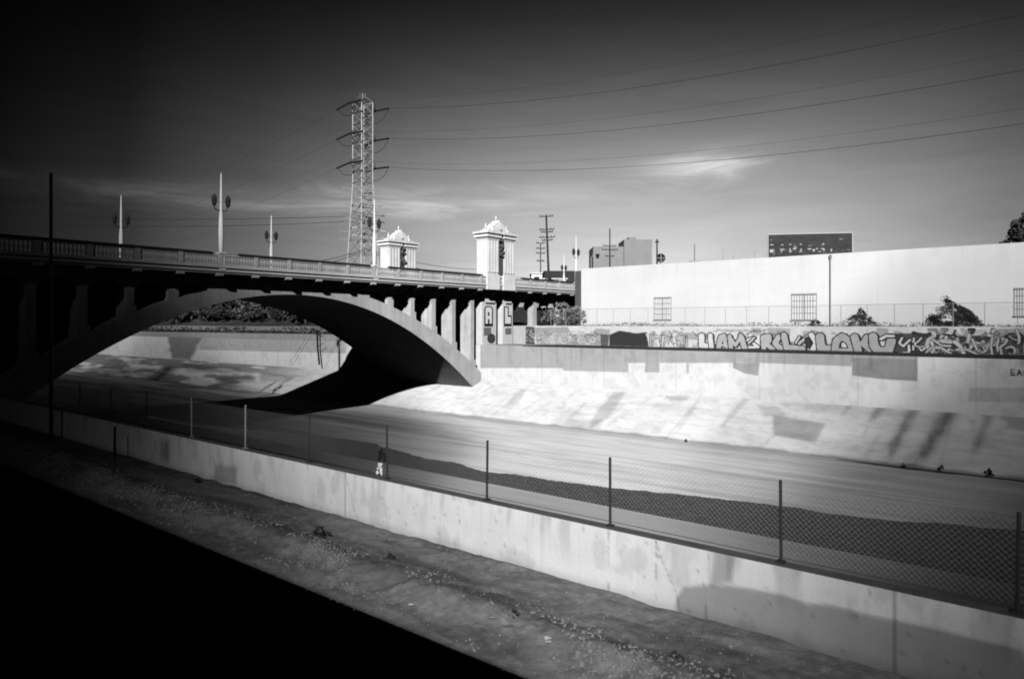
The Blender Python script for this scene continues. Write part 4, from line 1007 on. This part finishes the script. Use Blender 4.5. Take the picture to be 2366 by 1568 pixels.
def tree(name, loc, h_tr, rx, ry, rz, n, leaf, seed, label, cat, group=None, m_=None, conic=0, lean=0, slope=0):
    o = empty(name, loc, label, cat, group)
    t = MB(); t.local = True; r = random.Random(seed)
    t.tube([(0, 0, -.2), (.1 * rx, 0, h_tr * .5), (0, .05 * rx, h_tr + rz * .8)], [.08 * rz + .04, .06 * rz + .03, .02], 7)
    for k in range(5):
        a = r.uniform(0, 6.28); z = h_tr * .7 + k * rz * .2; t.tube([(0, 0, z), (math.cos(a) * rx * .5, math.sin(a) * ry * .5, z + rz * .5)], [.04 * rz + .01, .01], 5)
    t.build('trunk', M['bark'], o)
    c = crown_mesh(rx, ry, rz, n, leaf, seed, conic=conic, lean=lean, slope=slope); c.local = True; cc_ = c.build('crown', m_ or M['leaf'], o, fix=False); cc_.location = (0, 0, h_tr * .75)
    return o
b = MB(); nx_, ny_ = 24, 120; xx = np.linspace(XG + .4, 170, nx_) ; yy = np.linspace(84, 330, ny_)
hx = 5.2 * sm(np.array(xx), 78.5, 92)
for i in range(nx_):
    for j in range(ny_):
        x = XG + .36 + (165 - XG) * (i / (nx_ - 1)) ** 1.6; h = 5.0 * float(sm(np.array([x]), 79, 93)[0]) * float(sm(np.array([yy[j]]), 84, 92)[0])
        b.v.append((x, yy[j], -.45 + .02 + h * (.8 + .35 * float(vnoise(np.array([x]), np.array([yy[j]]), .15, 6)[0]))))
for i in range(nx_ - 1):
    for j in range(ny_ - 1): b.f.append((i * ny_ + j, (i + 1) * ny_ + j, (i + 1) * ny_ + j + 1, i * ny_ + j + 1))
props(b.build('hillside', mat('brushy_hillside', .04, var=.5, scale=.35, bump=.8, bscale=2, fine=.4), smooth=True), kind='structure')
GR = 'trees on the far bank seen through the arch'
protos = [tree('tree', (0, 0, -.45), 1.4, 4.2, 4.2, 3.2, 2600, .42, 100 + i, 'dark bushy tree in the row on the far bank seen through the bridge arch', 'tree', GR, M['leaf2'] if i == 1 else M['leaf']) for i in range(3)]
spots = []
r_ = random.Random(3)
for i in range(24): spots.append((80.5 + r_.uniform(0, 4), 97 + i * 6.6 + r_.uniform(-1.5, 1.5)))
for i in range(16): spots.append((90 + r_.uniform(0, 6), 103 + i * 12 + r_.uniform(-2, 2)))
for i, (x, y) in enumerate(spots):
    o = protos[i] if i < 3 else copy_tree(protos[i % 3]); o.location = (x, y, -.45 + (.8 if x < 88 else 1.6)); o.rotation_euler = (0, 0, r_.uniform(0, 6)); s = r_.uniform(.8, 1.15) * 1; o.scale = (s, s, s * (1 + .3 * (i >= 24)))
# brush growing along the top of the wall beyond the bridge
b = MB()
for _ in range(4200):
    y = random.uniform(86, 230); x = XG - random.uniform(1.5, 7); z = ZL + 1.05 + random.random() ** 1.6 * (1.2 if vnoise(np.array([y]), np.array([x]), .12, 8)[0] > .45 else .5)
    q = Matrix.Rotation(random.uniform(0, 6.28), 3, Vector((random.gauss(0, 1), random.gauss(0, 1), random.gauss(0, 1))).normalized())
    b.add([Vector((x, y, z)) + q @ Vector(c) * .35 for c in ((-.5, -.25, 0), (.5, -.3, .1), (.6, .3, 0), (-.4, .35, .1))], [(0, 1, 2, 3)])
props(b.build('brush', M['leaf'], fix=False), 'low scrub along the top of the far wall beyond the bridge', 'brush', kind='stuff')

p_ = at(2332, 520, X=132); tree('tree', (p_[0] + .5, p_[1] - 2.0, -.45), 6, 6.2, 6.2, (p_[2] - 4) / 1.9, 9000, .42, 41, 'large dark tree rising behind the right end of the warehouse roof', 'tree', conic=.55)
p_ = at(1092, 607, Y=88); tree('tree', (p_[0], p_[1], -.45), 3.0, 2.0, 2.0, 3.2, 2600, .3, 42, 'dark rounded tree against the left side of the near bridge tower', 'tree')
p_ = at(955, 618, Y=88); tree('tree', (p_[0], p_[1], -.45), 5.0, 1.2, 1.2, 1.5, 1200, .22, 43, 'small dark tree top showing above the balustrade right of the far tower', 'tree')
for i, (px, X, rx, rz, lab) in enumerate(((1266, 87, 1.9, 1.7, 'dusty tree in the shade under the approach span'), (1300, 84, 2.2, 1.7, 'hazy bush under the bridge end next to the warehouse corner'), (1330, 82, 1.5, 1.3, 'low bush at the foot of the warehouse corner'))):
    p_ = at(px, 750, X=X); tree('tree' if i == 0 else 'bush', (p_[0], p_[1], -.45), .8, rx, rx, rz * .8, 1500, .2, 50 + i, lab, 'tree' if i == 0 else 'bush', None, M['leaf3'])
# shrubs by the warehouse wall
p_ = at(1988, 750, X=83.5); tree('shrub', (p_[0], p_[1], -.45), .1, 1.1, 2.3, 1.0, 3000, .11, 61, 'small cone-shaped shrub between the warehouse wall and the fence', 'shrub', conic=.75)
p_ = at(2212, 750, X=83.5); tree('shrub', (p_[0], p_[1], -.45), .1, 1.1, 2.7, 1.15, 8500, .12, 62, 'wide dark scrubby bush before the right end of the warehouse, tallest at its left', 'shrub', conic=.25, slope=.50)
p_ = at(1885, 750, X=82.5); tree('shrub', (p_[0], p_[1], -.45), .1, .6, 1.2, .42, 500, .12, 64, 'tiny ragged shrub left of the cone-shaped one', 'shrub', conic=.6)
b = MB()
for _ in range(5200):
    y = random.uniform(-12, 58); x = XG + .5 + random.random() * 7.5; z = -.45 + random.random() ** 1.6 * (.65 if vnoise(np.array([y]), np.array([0.]), .5, 9)[0] > .5 else .32)
    q = Matrix.Rotation(random.uniform(0, 6.28), 3, Vector((random.gauss(0, 1), random.gauss(0, 1), random.gauss(0, 1))).normalized())
    b.add([Vector((x, y, z)) + q @ Vector(c) * .16 for c in ((-.5, -.25, 0), (.5, -.3, .1), (.6, .3, 0), (-.4, .35, .1))], [(0, 1, 2, 3)])
props(b.build('weeds', M['leaf2'], fix=False), 'strip of weeds between the graffiti wall and the warehouse', 'weeds', kind='stuff')

# weeds growing at joints of the channel slope
def tuft(px, py, s, label, onslope=True, seed=1):
    s = s * .62
    if onslope: x, y = on_slope(px, py); z = ZF + gs * (x - XT)
    else: x, y = on_floor(px, py, ZF); z = ZF
    c = crown_mesh(s, s * 1.1, s * .75, 420, s * .22, seed, lumps=14, conic=.7); o = c.build('weed', M['leaf'], fix=False); o.location = (x, y, z - .02)
    props(o, label, 'weed', 'weeds growing on the channel slope'); return o
for i, (px, py, s, lab, on) in enumerate([
    (2116, 936, .30, 'weed at the top of the narrow dark stain', True), (2204, 940, .34, 'weed at the top of the broadest dark stain', True), (2289, 944, .34, 'weed topping the rightmost stain', True), (2043, 932, .3, 'weed left of the first long stain', True), (1968, 928, .2, 'small weed left of the stained stretch', True), (1853, 922, .16, 'tiny weed above the grey paint patch', True),
    (1585, 1022, .42, 'weed clump alone at the toe of the slope', True), (2088, 1080, .4, 'weed clump at the left end of the dark puddle', True), (2176, 1086, .45, 'weed clump at the right end of the dark puddle', True), (2284, 1098, .6, 'largest weed clump at the toe near the right edge', True),
    (1220, 876, .25, 'small weed on the slope right of the arch foot', True), (979, 955, .3, 'weed at the toe left of the stained slab, below the arch foot', True), (1490, 885, .1, 'speck of weed at the top of the slope', True)]):
    tuft(px, py, s, lab, on, 200 + i)
for i, (px, py, sz, lab) in enumerate(NEARW):
    x, y = on_floor(px, py, -4.75); x = min(x, 10.6); c = crown_mesh(sz * .8, sz * 1.5, sz * .5, 700, sz * .16, 300 + i, lumps=18, conic=.5); o = c.build('weed', M['leaf'], fix=False); o.location = (x, y, gz(x, y) - .02); props(o, lab, 'weed', 'weed tufts on the near bank')
# dark puddle at the toe
def puddle(pp, nm, lab):
    m = MB(); q = [on_floor(a, c, ZF) for a, c in pp]; m.add([(x, y, ZF + .02) for x, y in q], [tuple(range(len(q)))]); o = m.build(nm, wm, fix=False); props(o, kind='structure')
Yp = np.linspace(-8, 15.2, 240); wv = (.10 + .42 * vnoise(Yp, Yp * 0, .5, 141, 4)) * sm(15.2 - Yp, 0, 3.5) * (.35 + .9 * sm(vnoise(Yp, Yp * 0, .22, 142, 2), .35, .6))
m = MB()
for y_, w_ in zip(Yp, wv): m.v += [(XT + .02, float(y_), ZF + .02), (XT - .15 - float(w_) * 1.6, float(y_), ZF + .02)]
m.f = [(2 * i, 2 * i + 1, 2 * i + 3, 2 * i + 2) for i in range(239)]
o = m.build('puddle', wm, fix=False); props(o, kind='structure')

# leaning post with cable on the far wall beyond the bridge
p0 = at(738, 842, X=68.9); p1 = at(733, 762, X=68.9)
lo = empty('leaning_post', (p0[0], p0[1], p0[2]), 'thin dark leaning post against the far wall beyond the arch', 'post')
m = MB(); m.tube([p0, ((p0[0] + p1[0]) / 2, (p0[1] + p1[1]) / 2 + .2, (p0[2] + p1[2]) / 2), p1], .15, 6); m.build('pole', M['black_metal'], lo)
m = MB(); m.tube([(p1[0] - .2, p1[1] - 1, p1[2] - .3), (p1[0] - .2, p1[1] + 1.2, p1[2] + .1)], .07, 4); m.tube([at(735, 800, X=68.7), at(748, 792, X=68.7)], .05, 4); m.build('crossbar', M['black_metal'], lo)
m = MB(); m.tube([at(760 - 46, 768, X=69.2), at(695, 800, X=69.2), at(672, 835, X=69.2)], .035, 4); m.build('cable', M['black_metal'], lo)

# bag caught on the fence
def scrap(px, py, s, label, name, m_, X=XN + .11, seed=1):
    p_ = at(px, py, X=X); r = random.Random(seed); b = MB(); n = 7
    for i in range(n):
        for j in range(n): b.v.append((p_[0] + r.gauss(0, .02), p_[1] + (i / (n - 1) - .5) * s * (1 + .3 * r.random()) + r.gauss(0, .02), p_[2] + (j / (n - 1) - .5) * s * .8 + r.gauss(0, .03) - .05 * abs(i - 3)))
    for i in range(n - 1):
        for j in range(n - 1):
            if r.random() < .85: b.f.append((i * n + j, (i + 1) * n + j, (i + 1) * n + j + 1, i * n + j + 1))
    o = b.build(name, m_, fix=False); mod = o.modifiers.new('t', 'SOLIDIFY'); mod.thickness = .004; props(o, label, 'litter'); return o
scrap(877, 1074, .17, 'torn white plastic bag caught low on the foreground fence', 'plastic_bag', M['plastic'], seed=3)
scrap(882, 1042, .22, 'dark rag hanging on the foreground fence above the white bag', 'rag', M['black_metal'], seed=4)
for i, (px, py) in enumerate([(1265, 1488), (1278, 1496), (1140, 1440), (960, 1400), (2045, 1620)]):
    x, y = on_floor(px, py, -4.78); r = random.Random(i); b = MB()
    b.add([(x + r.uniform(-.1, .1), y + r.uniform(-.1, .1), gz(x, y) + .03 + r.uniform(0, .05)) for _ in range(4)], [(0, 1, 2), (1, 2, 3), (0, 2, 3)])
    o = b.build('litter_scrap', M['plastic'], fix=False); mod = o.modifiers.new('t', 'SOLIDIFY'); mod.thickness = .004
    props(o, 'crumpled pale scrap of litter lying on the near rubble', 'litter', 'scraps of litter on the near bank')

# ------------------------------------------------------------------ out of frame: the railway wall behind the camera and added volumes that shade the frame edges
rwall = MB(); rwall.box(-9, -4.4, -260, 400, -4.9, 3.30)
props(rwall.build('railway_embankment_wall', M['shade_black_asphalt']), 'long dark embankment wall behind the viewpoint', 'wall')
def sun_blocker(cx, cy, h, a, bb_, ang, thick, dens, nm_='sun_blocker'):
    """added unseen flat ellipsoid that dims the sun; cx,cy is where its shadow falls at eye level"""
    t = h / SUN.z; pos = Vector((cx, cy, 0)) + SUN * t
    m = MB(); n, k = 40, 20
    for i in range(k + 1):
        th = math.pi * i / k
        for j in range(n): ph = 2 * math.pi * j / n; m.v.append((math.sin(th) * math.cos(ph), math.sin(th) * math.sin(ph), math.cos(th)))
    for i in range(k):
        for j in range(n): m.f.append((i * n + j, i * n + (j + 1) % n, (i + 1) * n + (j + 1) % n, (i + 1) * n + j))
    cm = bpy.data.materials.new('sun_blocker_volume'); cm.use_nodes = True; nn_ = cm.node_tree; nn_.nodes.remove(nn_.nodes['Principled BSDF'])
    pv = nn_.nodes.new('ShaderNodeVolumePrincipled'); pv.inputs['Density'].default_value = dens; pv.inputs['Color'].default_value = (.12, .12, .12, 1)
    nn_.links.new(pv.outputs[0], nn_.nodes['Material Output'].inputs['Volume'])
    o = m.build(nm_, cm, fix=True, smooth=True); o.location = pos; o.scale = (a, bb_, thick); o.rotation_euler = (0, 0, ang); props(o, kind='structure')
    return o
for cl_ in ((-23.236, 64.279, 230.0, 45.695, 66.394, 1.299, 11.578, 0.062),
            (-7.131, 77.215, 242.0, 249.725, 40.835, 1.107, 13.088, 0.028),
            (-23.639, 72.286, 254.0, 130.51, 63.053, 0.732, 13.622, 0.026),
            (-12.691, 80.028, 266.0, 114.98, 46.946, 1.229, 12.922, 0.045),
            (36.221, -34.557, 190.0, 95.618, 45.498, 0.426, 11.725, 0.017),
            (10.639, -31.304, 202.0, 259.048, 23.466, -0.172, 14.312, 0.058),
            (26.282, -37.519, 214.0, 86.504, 39.86, 0.117, 17.214, 0.034)):
    sun_blocker(*cl_)

S.render.engine = 'CYCLES'
S.cycles.transparent_max_bounces = 64; S.cycles.max_bounces = 6; S.cycles.diffuse_bounces = 0; S.cycles.volume_bounces = 0
S.cycles.pixel_filter_type = 'BLACKMAN_HARRIS'; S.cycles.filter_width = 1.9
